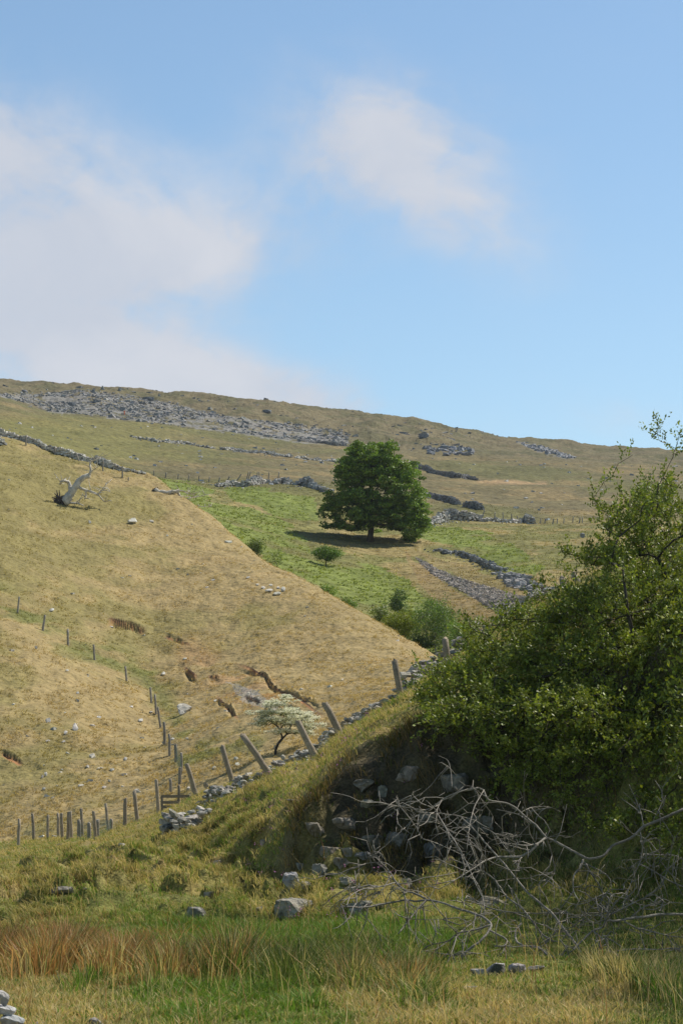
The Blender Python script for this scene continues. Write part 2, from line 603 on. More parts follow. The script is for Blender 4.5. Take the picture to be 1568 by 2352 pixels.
def disp_ground(X, Y, u, v):
    bank = sstep(28, 34, Y + 4 * (fbm(X * 0.4, Y * 0.4, 3) - 0.5)) * (1 - sstep(66, 90, Y))
    steep = sstep(500, 900, u)
    h1 = fbm(X * 0.55, Y * 0.33, 21, 3)
    h2 = np.abs(fbm(X * 1.3, Y * 0.9, 22, 3) - 0.5) * 2
    terr = np.abs(((Y * 0.42 + X * 0.15 + 1.6 * fbm(X * 0.25, Y * 0.2, 24, 3)) % 1.0) - 0.55)   # sheep terraces
    h3 = fbm(X * 2.2, Y * 1.5, 26, 2)
    z = bank * ((0.75 - 0.45 * sstep(300, 420, u)) * (h1 - 0.5) + 0.34 * (0.35 - h2) + 0.34 * (terr - 0.28) + 0.30 * sstep(0.45, 0.7, h3))
    rock = sstep(580, 700, u) * bank * (1 - sstep(36, 42, Y))
    led = fbm(X * 0.9, Y * 0.5, 27, 4)
    z += rock * (0.75 * (np.abs(led - 0.5) * 2 - 0.2) + 0.5 * (np.abs(((Y * 1.1 + 0.8 * h1 * 3) % 1.0) - 0.5) - 0.25))
    z += 0.16 * (fbm(X * 1.1, Y * 1.1, 31, 4) - 0.5) * (1 - bank)
    for hu, hv, ru, rv, a in HOLES:
        z -= a * np.exp(-(((u - hu) / ru) ** 2 + ((v - hv) / rv) ** 2)) * (Y < 70) * (Y > 28)
    for hu, hv, ru, rv, a in HUMPS:
        z += a * np.exp(-(((u - hu) / ru) ** 2 + ((v - hv) / rv) ** 2)) * (Y < 70) * (Y > 28)
    far = np.maximum(sstep(52, 62, Y), 0.85 * sstep(540, 680, u) * sstep(34.8, 36, Y))
    return z * (1 - 0.8 * far)


GROUND = Land([flat(5, -1.8), flat(12, -1.78), flat(17, -1.72), [(u, v + 0.52 * (2352 - v), 17 + 0.45 * (Y - 17)) for u, v, Y in FOOT],
               FOOT, FBASE, FTOP, CREST, shift(CREST, 6, lambda u: 16 + 14 * (u > 420)), shift(CREST, 28, lambda u: 60 + 90 * (u > 420))],
              [12, 30, 70, 90, 100, 150, 180, 16, 10], disp_ground)

# ---- the tan hillside on the left
HFOOT = [(-2500, 2030, 110), (0, 1953, 107), (250, 1925, 103), (400, 1880, 100), (600, 1800, 97), (800, 1740, 96), (1000, 1660, 95),
         (1200, 1650, 92), (4000, 1700, 90)]
HMID = [(-2500, 1150, 210), (0, 1400, 166), (200, 1490, 162), (350, 1620, 150), (600, 1565, 148), (800, 1570, 138), (1000, 1575, 124),
        (1200, 1600, 114), (4000, 1690, 110)]
HRIDGE = [(-2500, 620, 300), (0, 996, 262), (150, 1042, 258), (250, 1066, 254), (340, 1090, 250), (420, 1158, 236), (560, 1248, 215),
          (700, 1330, 196), (850, 1422, 176), (960, 1482, 162), (1000, 1503, 157), (1200, 1605, 140), (4000, 1720, 130)]
SCARS = [([(243, 1422), (256, 1416), (300, 1428), (338, 1446)], 17, 0.9), ([(535, 1521), (570, 1533), (605, 1546), (625, 1570), (645, 1588), (680, 1598), (700, 1612), (755, 1650)], 8, 0.3),
         ([(421, 1529), (455, 1553)], 10, 0.45), ([(495, 1594), (552, 1652)], 8, 0.38), ([(375, 1461), (440, 1481)], 5, 0.25),
         ([(476, 1549), (505, 1553)], 6, 0.25), ([(560, 1600), (602, 1611)], 6, 0.25), ([(0, 1725), (55, 1752)], 9, 0.3), ([(640, 1628), (700, 1650)], 6, 0.25)]


def scar_masks(u, v):
    for pts, H, dep in SCARS:
        p = np.array(pts, float)
        jit = 7 * (fbm(u / 22.0, v * 0, 77, 2) - 0.5)
        vl = np.interp(u, p[:, 0], p[:, 1]) + jit
        ln = p[-1, 0] - p[0, 0]
        end = sstep(p[0, 0] - 2, p[0, 0] + 4 + 0.22 * ln, u) * (1 - sstep(p[-1, 0] - 3 - 0.25 * ln, p[-1, 0] + 1, u))
        yield v - vl, H, dep, end


def disp_hill(X, Y, u, v):
    z = 1.5 * (fbm(X / 22, Y / 30, 41, 3) - 0.5) + 0.5 * (fbm(X / 4.5, Y / 6, 42, 3) - 0.5)
    z += 0.34 * (fbm(X / 0.9, Y / 1.2, 43, 3) - 0.5)
    z += 0.45 * np.abs(((Y / 5.5 + 2.2 * fbm(X / 14, Y / 20, 45, 3)) % 1.0) - 0.5) * fbm(X / 9, Y / 9, 46, 2)
    for dv, H, dep, end in scar_masks(u, v):
        dep = 1.0 * H * Y / FPX
        z -= end * dep * np.where(dv > 0, np.clip(dv / 2.0, 0, 1) * np.clip(1 - (dv - 3) / (H * 2.0), 0, 1), 0)
        z += end * 0.12 * np.exp(-((dv + 4) / 4) ** 2)
    return z


HILL = Land([shift(HFOOT, -14, 70), HFOOT, HMID, HRIDGE, shift(HRIDGE, 10, lambda u: 8), shift(HRIDGE, 60, lambda u: 45 + 85 * (u > 400))],
            [10, 230, 260, 12, 12], disp_hill, 12)

# ---- green valley side and the moor up to the skyline
M1 = [(-2500, 1000, 300), (0, 1090, 285), (340, 1135, 262), (560, 1264, 230), (700, 1347, 205), (850, 1437, 187), (1000, 1518, 167),
      (1150, 1505, 150), (1330, 1485, 140), (1568, 1455, 135), (4000, 1400, 130)]
M2 = [(-2500, 960, 340), (0, 1040, 310), (340, 1108, 290), (560, 1178, 280), (700, 1216, 275), (850, 1243, 270), (950, 1292, 245),
      (1100, 1332, 225), (1250, 1340, 210), (1568, 1330, 200), (4000, 1320, 190)]
M3 = [(-2500, 900, 390), (0, 1000, 360), (340, 1096, 330), (500, 1117, 325), (740, 1131, 322), (1000, 1193, 318), (1220, 1201, 315),
      (1568, 1206, 310), (4000, 1230, 300)]
M4 = [(-2500, 850, 490), (0, 955, 470), (340, 1030, 450), (700, 1070, 440), (1000, 1095, 430), (1568, 1122, 430), (4000, 1190, 430)]
M5 = [(-2500, 800, 640), (0, 903, 640), (100, 942, 630), (300, 962, 620), (550, 996, 610), (700, 1013, 610), (800, 1022, 610),
      (1000, 1046, 600), (1568, 1076, 600), (4000, 1150, 600)]
M6 = [(-2500, 740, 800), (0, 876, 820), (150, 886, 810), (235, 894, 805), (400, 909, 800), (600, 922, 800), (750, 937, 800),
      (900, 957, 800), (1000, 973, 800), (1100, 993, 810), (1200, 1009, 820), (1300, 1018, 830), (1400, 1027, 850), (1568, 1037, 870), (4000, 1130, 900)]
SCREE = [(0, 905), (90, 906), (180, 895), (330, 915), (470, 945), (560, 962), (750, 985), (800, 1000), (800, 1024), (690, 1016), (600, 1005), (552, 997),
         (470, 988), (400, 975), (300, 964), (200, 953), (110, 945), (60, 925), (0, 912)]
SCREE_B = [(1180, 1015), (1230, 1022), (1320, 1053), (1300, 1055), (1240, 1040)]
STRIP = [(955, 1280), (985, 1298), (1035, 1322), (1110, 1345), (1205, 1372), (1240, 1400), (1190, 1422), (1150, 1410), (1080, 1370), (1000, 1325), (968, 1300)]


def disp_moor(X, Y, u, v):
    z = (Y / 300) * (1.2 * (fbm(X / 25, Y / 35, 51, 3) - 0.5) + 0.5 * (fbm(X / 5, Y / 8, 52, 3) - 0.5))
    z += 0.3 * (fbm(X / 1.5, Y / 2, 53, 2) - 0.5)
    crag = sstep(600, 660, Y) * (1 - sstep(1050, 1250, u)) * (1 - sstep(790, 830, Y))
    z += crag * 4 * (fbm(X / 14, Y / 22, 55, 4) - 0.5)
    led = fbm(X / 22, Y / 14, 56, 3)
    z += crag * 2.5 * (np.floor(led * 8) / 8 - led + 0.06)
    sky_ = sstep(700, 780, Y)
    z += sky_ * 0.7 * (fbm(X / 6, Y / 40, 57, 3) - 0.5)
    return z


MOOR = Land([[(u, v + 260, Y - 60) for u, v, Y in M1], M1, M2, M3, M4, M5, M6, shift(M6, 30, 2), shift(M6, 500, 90)],
            [8, 90, 80, 70, 60, 80, 16, 8], disp_moor, 10)

STRAW = np.array([0.34, 0.256, 0.116]); OLIVE = np.array([0.215, 0.185, 0.065]); GREEN = np.array([0.12, 0.16, 0.035])
BRACKEN = np.array([0.172, 0.208, 0.046]); MOORC = np.array([0.165, 0.138, 0.066]); SOIL = np.array([0.36, 0.17, 0.075]); ROCKC = np.array([0.32, 0.32, 0.31])
RUST = np.array([0.36, 0.19, 0.075]); DARKG = np.array([0.07, 0.10, 0.02])


def col_hill(u, v, X, Y):
    n = fbm(X / 12, Y / 16, 61, 4); n2 = fbm(X / 2.2, Y / 3.5, 62, 3); n3 = fbm(X / 35, Y / 30, 63, 2)
    c = np.tile(STRAW, (len(u), 1))
    g = sstep(0.42, 0.68, 0.65 * n + 0.5 * n2 - 0.12 + 0.35 * (n3 - 0.5) + 0.13 * (1 - sstep(0, 700, u)) - 0.08 * sstep(500, 900, u) + 0.08 * sstep(1650, 1800, v))
    c = blend(c, OLIVE * 1.05, 0.75 * g)
    c = blend(c, [0.39, 0.28, 0.135], 0.4 * sstep(0.5, 0.75, n2) * (1 - g))
    top = sstep(0.5, 0.7, n) * (1 - sstep(1080, 1330, v)) * (1 - sstep(200, 600, u))
    c = blend(c, OLIVE, 0.35 * top)
    for p in ([(0, 1370), (140, 1470), (330, 1540), (430, 1700)], [(420, 1750), (560, 1700), (640, 1735)]):   # greener lines by fence and tree
        c = blend(c, GREEN * 0.95, 0.55 * np.exp(-(dist_poly(u, v, p) / 30) ** 2) * sstep(0.4, 0.6, n2))
    bare = np.exp(-(dist_poly(u, v, [(440, 1500), (520, 1560), (620, 1610)]) / 42) ** 2)
    c = blend(c, [0.44, 0.265, 0.13], 0.6 * bare * sstep(0.35, 0.6, n2))
    gritty = inpoly(u + 20 * (n2 - .5), v + 16 * (n - .5), [(520, 1565), (580, 1580), (640, 1625), (620, 1635), (560, 1610)])
    c = blend(c, ROCKC * 1.05, 0.6 * gritty.astype(float))
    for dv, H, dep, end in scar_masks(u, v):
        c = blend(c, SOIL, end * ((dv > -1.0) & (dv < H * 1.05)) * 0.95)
        c = blend(c, [0.045, 0.03, 0.018], end * ((dv > -1.0) & (dv < H * (0.42 + 0.3 * (n2 - .5)))) * 0.95)    # dark band paints the shade under the torn turf lip
    return np.maximum(c, 0.01)


def col_moor(u, v, X, Y):
    n = fbm(X / 30, Y / 45, 71, 4); n2 = fbm(X / 6, Y / 10, 72, 4); n3 = fbm(X / 2, Y / 3, 73, 2)
    c = np.tile(MOORC * 1.0, (len(u), 1))
    c = blend(c, [0.25, 0.185, 0.085], 0.7 * sstep(0.48, 0.7, n2))
    c = blend(c, [0.125, 0.125, 0.045], 0.7 * sstep(0.48, 0.66, n))
    # warm field under the scree on the left is greener
    c = blend(c, [0.185, 0.172, 0.052], 0.75 * (1 - sstep(250, 620, u)) * sstep(930, 975, v) * (1 - sstep(1040, 1080, v)))
    up = (1 - sstep(600, 640, Y))
    ju, jv = u + 60 * (n - 0.5), v + 45 * (n2 - 0.5)
    near = 1 - sstep(300, 345, Y)
    c = blend(c, [0.20, 0.19, 0.06], 0.75 * near)
    c = blend(c, [0.33, 0.25, 0.11], 0.7 * near * sstep(0.5, 0.66, n2))
    for p in ([(410, 1150), (520, 1165), (640, 1190), (700, 1225), (720, 1260), (850, 1290), (930, 1340), (1050, 1420), (1080, 1500), (980, 1500), (860, 1420), (700, 1330), (560, 1250), (430, 1170)],
              [(520, 1120), (700, 1125), (740, 1150), (740, 1200), (640, 1185), (540, 1150)],
              [(960, 1200), (1050, 1215), (1170, 1240), (1250, 1300), (1230, 1330), (1130, 1300), (1050, 1260), (970, 1240)],
              [(340, 1095), (420, 1105), (500, 1130), (470, 1160), (400, 1140)]):
        c = blend(c, BRACKEN, 0.92 * inpoly(ju, jv, p) * sstep(0.18, 0.42, n2))
    # bare earth path and slope by the scree strip
    c = blend(c, [0.29, 0.205, 0.095], 0.7 * inpoly(ju * 0.5 + u * 0.5, jv * 0.5 + v * .5, [(930, 1270), (1010, 1330), (1100, 1390), (1180, 1430), (1150, 1470), (1050, 1430), (960, 1340)]))
    c = blend(c, [0.28, 0.205, 0.095], 0.6 * inpoly(ju * .5 + u * .5, jv * .5 + v * .5, [(960, 1270), (1100, 1310), (1220, 1350), (1250, 1395), (1120, 1345), (1000, 1300)]))
    c = blend(c, [0.23, 0.20, 0.18], 0.9 * inpoly(u + 14 * (n3 - .5), v + 14 * (n3 - .5), STRIP))
    # warm rushes line on the far field
    c = blend(c, [0.42, 0.28, 0.15], 0.8 * np.exp(-(dist_poly(u, v, [(1100, 1104), (1250, 1111)]) / 5) ** 2) * sstep(.4, .55, n2))
    hi = sstep(590, 625, Y)
    c = blend(c, [0.165, 0.135, 0.075], 0.7 * hi)
    c = blend(c, [0.105, 0.10, 0.046], 0.8 * hi * sstep(0.5, 0.62, n2))
    c = blend(c, [0.24, 0.232, 0.222], 0.8 * inpoly(u + 16 * (n2 - .5), v + 10 * (n2 - .5), SCREE) * sstep(0.3, 0.5, n3))
    c = blend(c, [0.27, 0.27, 0.265], 0.55 * inpoly(u, v, SCREE_B) * sstep(0.35, 0.5, n3))
    return np.maximum(c, 0.01)


def zone_fore(u, v, X, Y):
    """weights of the foreground's plant zones"""
    n = fbm(X * 0.5, Y * 0.35, 81, 3); n2 = fbm(X * 1.6, Y * 1.1, 82, 3)
    n9 = fbm(X * 3.2, Y * 0.9, 83, 3)
    ju, jv = u + 300 * (n - 0.5), v + 110 * (n2 - 0.5) + 90 * (n9 - 0.5)
    rust = np.maximum(np.exp(-(((ju - 150) / 150) ** 2 + ((jv - 2175) / 50) ** 2)), 0.55 * np.exp(-(((ju - 450) / 170) ** 2 + ((jv - 2190) / 40) ** 2)))
    green = np.exp(-(dist_poly(ju, jv, [(330, 2125), (560, 2150), (800, 2150), (1000, 2160)]) / 34) ** 2)
    green = np.maximum(green, 0.8 * np.exp(-(dist_poly(ju, jv, [(330, 2290), (520, 2310), (700, 2280)]) / 45) ** 2))
    straw = np.maximum(np.exp(-(((ju - 0) / 200) ** 2 + ((jv - 2330) / 75) ** 2)), np.exp(-(dist_poly(ju, jv, [(800, 2340), (1150, 2320), (1400, 2340), (1500, 2250)]) / 50) ** 2))
    straw = np.maximum(straw, 0.7 * np.exp(-(((ju - 380) / 80) ** 2 + ((jv - 2335) / 25) ** 2)))
    rush = np.exp(-(dist_poly(ju, jv, [(560, 2220), (800, 2235), (1000, 2240)]) / 55) ** 2)
    return rust, green, straw, rush, n, n2


def col_ground(u, v, X, Y):
    rust, green, straw, rush, n, n2 = zone_fore(u, v, X, Y)
    c = np.tile(np.array([0.25, 0.215, 0.075]), (len(u), 1))
    fore = 1 - sstep(29, 36, Y)
    bankn = fbm(X * 0.7, Y * 0.45, 84, 4)
    c = blend(c, [0.34, 0.25, 0.10], 0.8 * sstep(0.48, 0.66, bankn))
    c = blend(c, [0.15, 0.16, 0.04], 0.7 * sstep(0.5, 0.7, n))
    c = blend(c, [0.13, 0.15, 0.03], fore * 0.8)
    c = blend(c, [0.30, 0.20, 0.075], fore * straw)
    c = blend(c, [0.16, 0.105, 0.04], fore * rust)
    c = blend(c, [0.08, 0.13, 0.02], fore * green)
    dark = sstep(590, 700, u) * sstep(32, 33.6, Y) * (1 - sstep(35.5, 38, Y))      # bare earth and rock of the scarp, tinted extra dark to paint its shade
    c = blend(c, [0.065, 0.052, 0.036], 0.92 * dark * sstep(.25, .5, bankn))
    return np.maximum(c, 0.008)


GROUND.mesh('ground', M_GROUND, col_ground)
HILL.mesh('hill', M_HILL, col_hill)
MOOR.mesh('moor', M_MOOR, col_moor)
base_m = mat('far land', (0.16, 0.14, 0.06), tint=False, n1=(0.05, 0.2), n2=(0.6, 0.2))
tag(build('terrain', [(-1390, -50, -9), (1390, -50, -9), (1390, 1490, -9), (-1390, 1490, -9)], [[[0, 1, 2, 3]]], base_m), kind='structure')


# ------------------------------------------------------------------ stones, walls
def ang(n): return rng.uniform(0, 2 * PI, n)


_CUBE = np.array([[x, y, z] for z in (-1, 1) for y in (-1, 1) for x in (-1, 1)], float)
_CF = np.array([[0, 2, 3, 1], [4, 5, 7, 6], [0, 1, 5, 4], [2, 6, 7, 3], [0, 4, 6, 2], [1, 3, 7, 5]])


def blocks(mb, P, size, col, tilt=0.5, asp=(1.0, 0.75, 0.55), jit=0.32, yaw=None):
    """many rough eight-cornered stones: P (n,3), size (n,), col (n,3)"""
    n = len(P)
    V = _CUBE[None] * (1 - jit * rng.random((n, 8, 3))) * np.array(asp)[None, None]
    V = V * (1 + 0.35 * (rng.random((n, 1, 3)) - 0.5)) * (size[:, None, None] * 0.5)
    a = ang(n) if yaw is None else yaw
    t = rng.uniform(-tilt, tilt, n); b = rng.uniform(-tilt, tilt, n)
    x, y, z = V[..., 0], V[..., 1], V[..., 2]
    y, z = y * np.cos(t)[:, None] - z * np.sin(t)[:, None], y * np.sin(t)[:, None] + z * np.cos(t)[:, None]
    x, z = x * np.cos(b)[:, None] - z * np.sin(b)[:, None], x * np.sin(b)[:, None] + z * np.cos(b)[:, None]
    x, y = x * np.cos(a)[:, None] - y * np.sin(a)[:, None], x * np.sin(a)[:, None] + y * np.cos(a)[:, None]
    V = np.stack([x, y, z], -1) + P[:, None, :]
    F = (_CF[None] + (np.arange(n) * 8)[:, None, None]).reshape(-1, 4)
    mb.add(V.reshape(-1, 3), F, np.repeat(col, 8, axis=0))


def stone_cols(n, base=(0.34, 0.34, 0.33), var=0.3):
    k = 1 + var * (rng.random(n) - 0.5) * 2
    c = np.array(base)[None] * k[:, None]
    c[:, 0] *= 1 + 0.08 * (rng.random(n) - 0.5); c[:, 2] *= 1 + 0.1 * (rng.random(n) - 0.5)
    return c


def path3(land, uv, step, ymin=0.0):
    pts = np.array([land.at(u, v, ymin) for u, v in uv])
    d = np.r_[0, np.cumsum(np.linalg.norm(np.diff(pts[:, :2], axis=0), axis=1))]
    q = np.arange(0, d[-1], step)
    x, y = np.interp(q, d, pts[:, 0]), np.interp(q, d, pts[:, 1])
    return np.array([[a, b, land.z(a, b)] for a, b in zip(x, y)]), q


def wall(name, label, land, uv, h, thick, stone, base=(0.34, 0.34, 0.33), ruin=0.3, near=False, cat='stone wall', group=None, profile=None):
    P, q = path3(land, uv, stone * 0.9, 56 if near and cat != 'rubble' else 0.0)
    mb = MB()
    n = len(P)
    T = np.gradient(P, axis=0); yaw = np.arctan2(T[:, 1], T[:, 0])
    prof = np.ones(n) if profile is None else np.interp(np.linspace(0, 1, n), np.linspace(0, 1, len(profile)), profile)
    H = h * prof * (1 - ruin * fbm(q / 2.2, q * 0 + 3, int(h * 100) + n, 3) * 1.3)
    hs = stone * 0.55
    for c in range(int(h / hs) + 1):
        keep = (c * hs) < H
        k = np.nonzero(keep)[0]
        if not len(k):
            continue
        tk = thick * (1 - 0.35 * c * hs / h)
        for side in ((-1, 1) if thick > stone * 1.2 else (0,)):
            nrm = np.stack([-np.sin(yaw[k]), np.cos(yaw[k]), 0 * k], 1)
            Q = P[k] + nrm * (side * tk * 0.27) + np.array([0, 0, c * hs + hs * 0.3])
            Q = Q + rng.normal(0, stone * (0.08 + 0.22 * ruin), Q.shape)
            sz = stone * rng.uniform(0.75, 1.35, len(k))
            if near:
                for p_, s_, y_ in zip(Q, sz, yaw[k]):
                    V, F = rock_shape(rng, 2, 11, 0.05)
                    V = V / np.abs(V).max(0) * np.array([0.56, 0.46, 0.27]) * s_ * rng.uniform(0.8, 1.2, 3)
                    V = rot_z(rot_any(V, rng, 0.25 + 0.5 * ruin), y_ + rng.normal(0, 0.4)) + p_
                    mb.add(V, F, stone_cols(1, base)[0])
            else:
                blocks(mb, Q, sz, stone_cols(len(k), base), 0.15 + 0.4 * ruin, (1.15, max(0.8, tk * 0.55 / stone), 0.62), yaw=yaw[k] + rng.normal(0, 0.12, len(k)))
    # fallen stones at the foot
    m = int(n * (0.5 + 1.5 * ruin))
    k = rng.integers(0, n, m)
    off = rng.normal(0, thick * (0.6 + ruin), m)
    Q = np.stack([P[k, 0] - np.sin(yaw[k]) * off, P[k, 1] + np.cos(yaw[k]) * off, P[k, 2]], 1)
    Q[:, 2] = [land.z(a, b) + stone * 0.1 for a, b in Q[:, :2]]
    if near:
        for p_ in Q:
            V, F = rock_shape(rng, 2, 11, 0.05)
            V = rot_any(V / np.abs(V).max(0) * np.array([0.52, 0.42, 0.28]) * stone * rng.uniform(0.5, 1.1), rng, 0.6) + p_
            mb.add(V, F, stone_cols(1, base)[0])
    else:
        blocks(mb, Q, stone * rng.uniform(0.5, 1.0, m), stone_cols(m, base), 0.6)
    o = mb.build(name, M_STONE if near else M_FARSTONE, None, False)
    put(o, tuple(P[n // 2] - np.array([0, 0, 0.1])))
    return tag(o, label, cat, group, 'stuff' if name in ('stone_line', 'rubble_heap') else None)


def d1(L): return [(x * 0.5126, 832.4 + y * 0.5126) for x, y in L]
def d2(L): return [(631.5 + x * 0.5972, 918.6 + y * 0.5972) for x, y in L]
def d3(L): return [(x * 0.3661, 1263 + y * 0.3661) for x, y in L]
def d4(L): return [(401.9 + x * 0.40275, 1435.3 + y * 0.40275) for x, y in L]
def d5(L): return [(918.6 + x * 0.4141, 976 + y * 0.4141) for x, y in L]
def d6(L): return [(746.4 + x * 0.524, 1607.6 + y * 0.524) for x, y in L]
def d7(L): return [(x * 0.5492, 1837 + y * 0.5492) for x, y in L]
def d8(L): return [(574.1 + x * 0.2563, 1779.7 + y * 0.2563) for x, y in L]


LGREY, DGREY = (0.42, 0.40, 0.36), (0.26, 0.25, 0.24)
wall('drystone_wall', 'long pale drystone wall running down the left skyline of the tan hillside', HILL,
     d1([(-60, 305), (0, 326), (100, 352), (200, 388), (300, 418), (400, 446), (500, 472), (600, 490), (650, 500)]), 0.85, 0.6, 0.24, (0.55, 0.515, 0.45), 0.45,
     profile=[1, 1, 1, 1, 0.9, 1, 1, 0.9, 0.9, 0.6, 0.3])
wall('drystone_wall', 'short broken wall end cut off by the left edge of the photo, under the long wall', HILL, [(-60, 1010), (-10, 1016), (12, 1024)], 1.3, 0.7, 0.4, LGREY, 0.3, profile=[1, 1, 0.4])
wall('tumbled_wall', 'pale tumbled wall left of the big tree, along the top of the bracken, longest heap', MOOR,
     d1([(975, 556), (1040, 552), (1110, 555), (1165, 540), (1215, 540)]), 1.5, 0.9, 0.36, LGREY, 0.7, profile=[0.3, 0.6, 0.7, 1, 0.5])
wall('tumbled_wall', 'small middle heap of tumbled wall left of the big tree, beside leaning fence posts', MOOR,
     d1([(1230, 545), (1262, 538), (1300, 548)]), 1.3, 0.9, 0.36, LGREY, 0.7, profile=[0.3, 1, 0.4])
wall('tumbled_wall', 'dark topped heap of tumbled wall touching the left side of the big tree', MOOR,
     d1([(1335, 548), (1365, 545), (1400, 562), (1450, 580), (1480, 585)]), 1.7, 0.9, 0.42, (0.33, 0.33, 0.32), 0.65, profile=[0.3, 1, 0.8, 0.5, 0.3])
wall('tumbled_wall', 'pale ruined wall right of the big tree, with dark heaps at its left end', MOOR,
     d2([(585, 478), (640, 470), (665, 455), (700, 462), (740, 462), (790, 464)]), 1.7, 0.9, 0.36, LGREY, 0.65, profile=[0.3, 0.4, 1, 0.6, 0.9, 0.9, 0.6])
wall('tumbled_wall', 'pale ruined wall carrying on right towards the willow bush, with posts along it', MOOR,
     d2([(800, 468), (850, 468), (900, 472), (940, 474), (965, 470), (985, 478)]), 1.5, 0.9, 0.36, LGREY, 0.65, profile=[0.5, 0.6, 0.6, 0.5, 1, 0.8])
wall('field_wall', 'dark wall at the foot of the scree, left of the tree top', MOOR, d2([(95, 160), (160, 166), (230, 176), (320, 186)]), 0.75, 0.8, 0.32, DGREY, 0.15)
wall('field_wall', 'dark wall running down from the right of the tree crown, highest on that side', MOOR, d2([(520, 250), (560, 266), (600, 282), (650, 292), (692, 300)]), 0.85, 0.8, 0.32, DGREY, 0.15)
wall('field_wall', 'short dark tail of wall beyond a gap, on the upper right field', MOOR, d2([(708, 300), (735, 304), (770, 310)]), 0.9, 0.8, 0.4, DGREY, 0.3, profile=[1, 0.9, 0.4])
wall('field_wall', 'dark wall low on the field, coming out right of the middle of the tree crown', MOOR, d2([(560, 372), (620, 384), (670, 393), (705, 403)]), 0.85, 0.8, 0.32, DGREY, 0.15, profile=[1, 1, 1, 0.5])
wall('field_wall', 'isolated dark stub of wall on the field right of the tree', MOOR, d2([(728, 410), (760, 414), (795, 424)]), 1.2, 0.8, 0.36, DGREY, 0.25, profile=[0.6, 1, 0.4])
wall('slope_wall', 'broken dark wall slanting down the green slope right of the tree, above the scree strip', MOOR,
     d2([(620, 580), (660, 592), (690, 592), (735, 610), (760, 612), (800, 632), (840, 650), (880, 660)]), 0.8, 0.6, 0.26, (0.27, 0.27, 0.265), 0.5, profile=[0.3, 0.4, 0.9, 0.7, 1, 1, 0.7, 0.3])
for lab, pts in (('faint line of fallen wall stones far across the upper field, left end', [(590, 334), (650, 345), (720, 358)]),
                 ('faint line of fallen wall stones far across the upper field, second from the left', [(738, 358), (800, 362), (870, 372), (960, 386)]),
                 ('faint line of fallen wall stones far across the upper field, middle stretch', [(1000, 391), (1060, 394), (1150, 408)]),
                 ('faint line of fallen wall stones far across the upper field, fourth from the left', [(1178, 406), (1220, 412), (1300, 426)]),
                 ('faint line of fallen wall stones far across the upper field, nearest the tree', [(1325, 430), (1370, 434), (1430, 440), (1515, 448)])):
    wall('stone_line', lab, MOOR, d1(pts), 0.5, 1.2, 0.4, LGREY, 0.9, cat='ruined wall', group='fallen wall stones across the upper field')

NW = (0.38, 0.355, 0.305)
wall('tumbled_wall', 'grey tumbled wall on the near bank crest, below the white flowering hawthorn', GROUND,
     d4([(365, 925), (430, 900), (490, 868), (540, 838), (620, 800), (700, 772), (770, 752), (820, 712), (880, 682), (930, 655)]), 0.34, 0.6, 0.22, NW, 0.55, True,
     profile=[0.3, 0.7, 0.3, 0.9, 1, 0.8, 1.2, 0.4, 1, 0.4])
wall('tumbled_wall', 'grey tumbled wall climbing the near bank crest towards the willow bush', GROUND,
     d4([(940, 600), (1010, 580), (1060, 540), (1120, 500), (1180, 460), (1260, 420), (1340, 372), (1400, 340)]), 0.26, 0.5, 0.21, NW, 0.5, True)
wall('tumbled_wall', 'grey tumbled wall behind the willow bush, near the foot of the scree strip', GROUND,
     d5([(60, 1450), (180, 1335), (330, 1230), (470, 1150), (560, 1100), (690, 1020), (750, 985), (850, 940)]), 0.5, 0.8, 0.3, NW, 0.5, True)
wall('rubble_heap', 'low line of grey rubble on the bank, below the leaning posts, left of the hawthorn', GROUND,
     d4([(205, 985), (240, 980), (300, 970), (330, 950)]), 0.35, 0.5, 0.26, NW, 0.7, True, cat='rubble')
wall('rubble_heap', 'small heap of grey rubble on the grassy bank, furthest down of the rubble', GROUND,
     d4([(-40, 1190), (30, 1185), (80, 1170), (160, 1140)]), 0.4, 0.5, 0.27, NW, 0.7, True, cat='rubble')


def rock(name, label, land, u, v, w, h, cat='rock', group=None, sub=3, base=(0.40, 0.40, 0.385), deep=0.8, sink=0.25, planes=13, rough=0.06, m=None, up=1.0, seed=None, tilt=0.0):
    """a stone whose foot stands at plan point (u, v), w by h plan units across"""
    r = np.random.default_rng(int(u * 131 + v * 17) if seed is None else seed)
    P = land.at(u, v)
    W, H = w / FPX * P[1], h / FPX * P[1]
    V, F = rock_shape(r, sub, planes, rough)
    V = V / np.abs(V).max(0)
    V = rot_z(V, r.uniform(0, 6.28))
    if tilt:
        V = V * np.array([1, 1, 0.45])
        ct, st2 = math.cos(tilt), math.sin(tilt)
        V = np.stack([V[:, 0], V[:, 1] * ct - V[:, 2] * st2, V[:, 1] * st2 + V[:, 2] * ct], 1)
    V = V / np.abs(V).max(0)
    V = V * np.array([W / 2, W / 2 * deep, H / 2 * (1 + sink) * up]) + np.array([0, W * 0.1, H / 2 * (1 - sink) * up])
    o = build(name, V, [F], m or (M_STONE if P[1] < 120 else M_FARSTONE), None, False, np.tile(stone_cols(1, base, 0.15), (len(V), 1)))
    o.location = P
    return tag(o, label, cat, group)


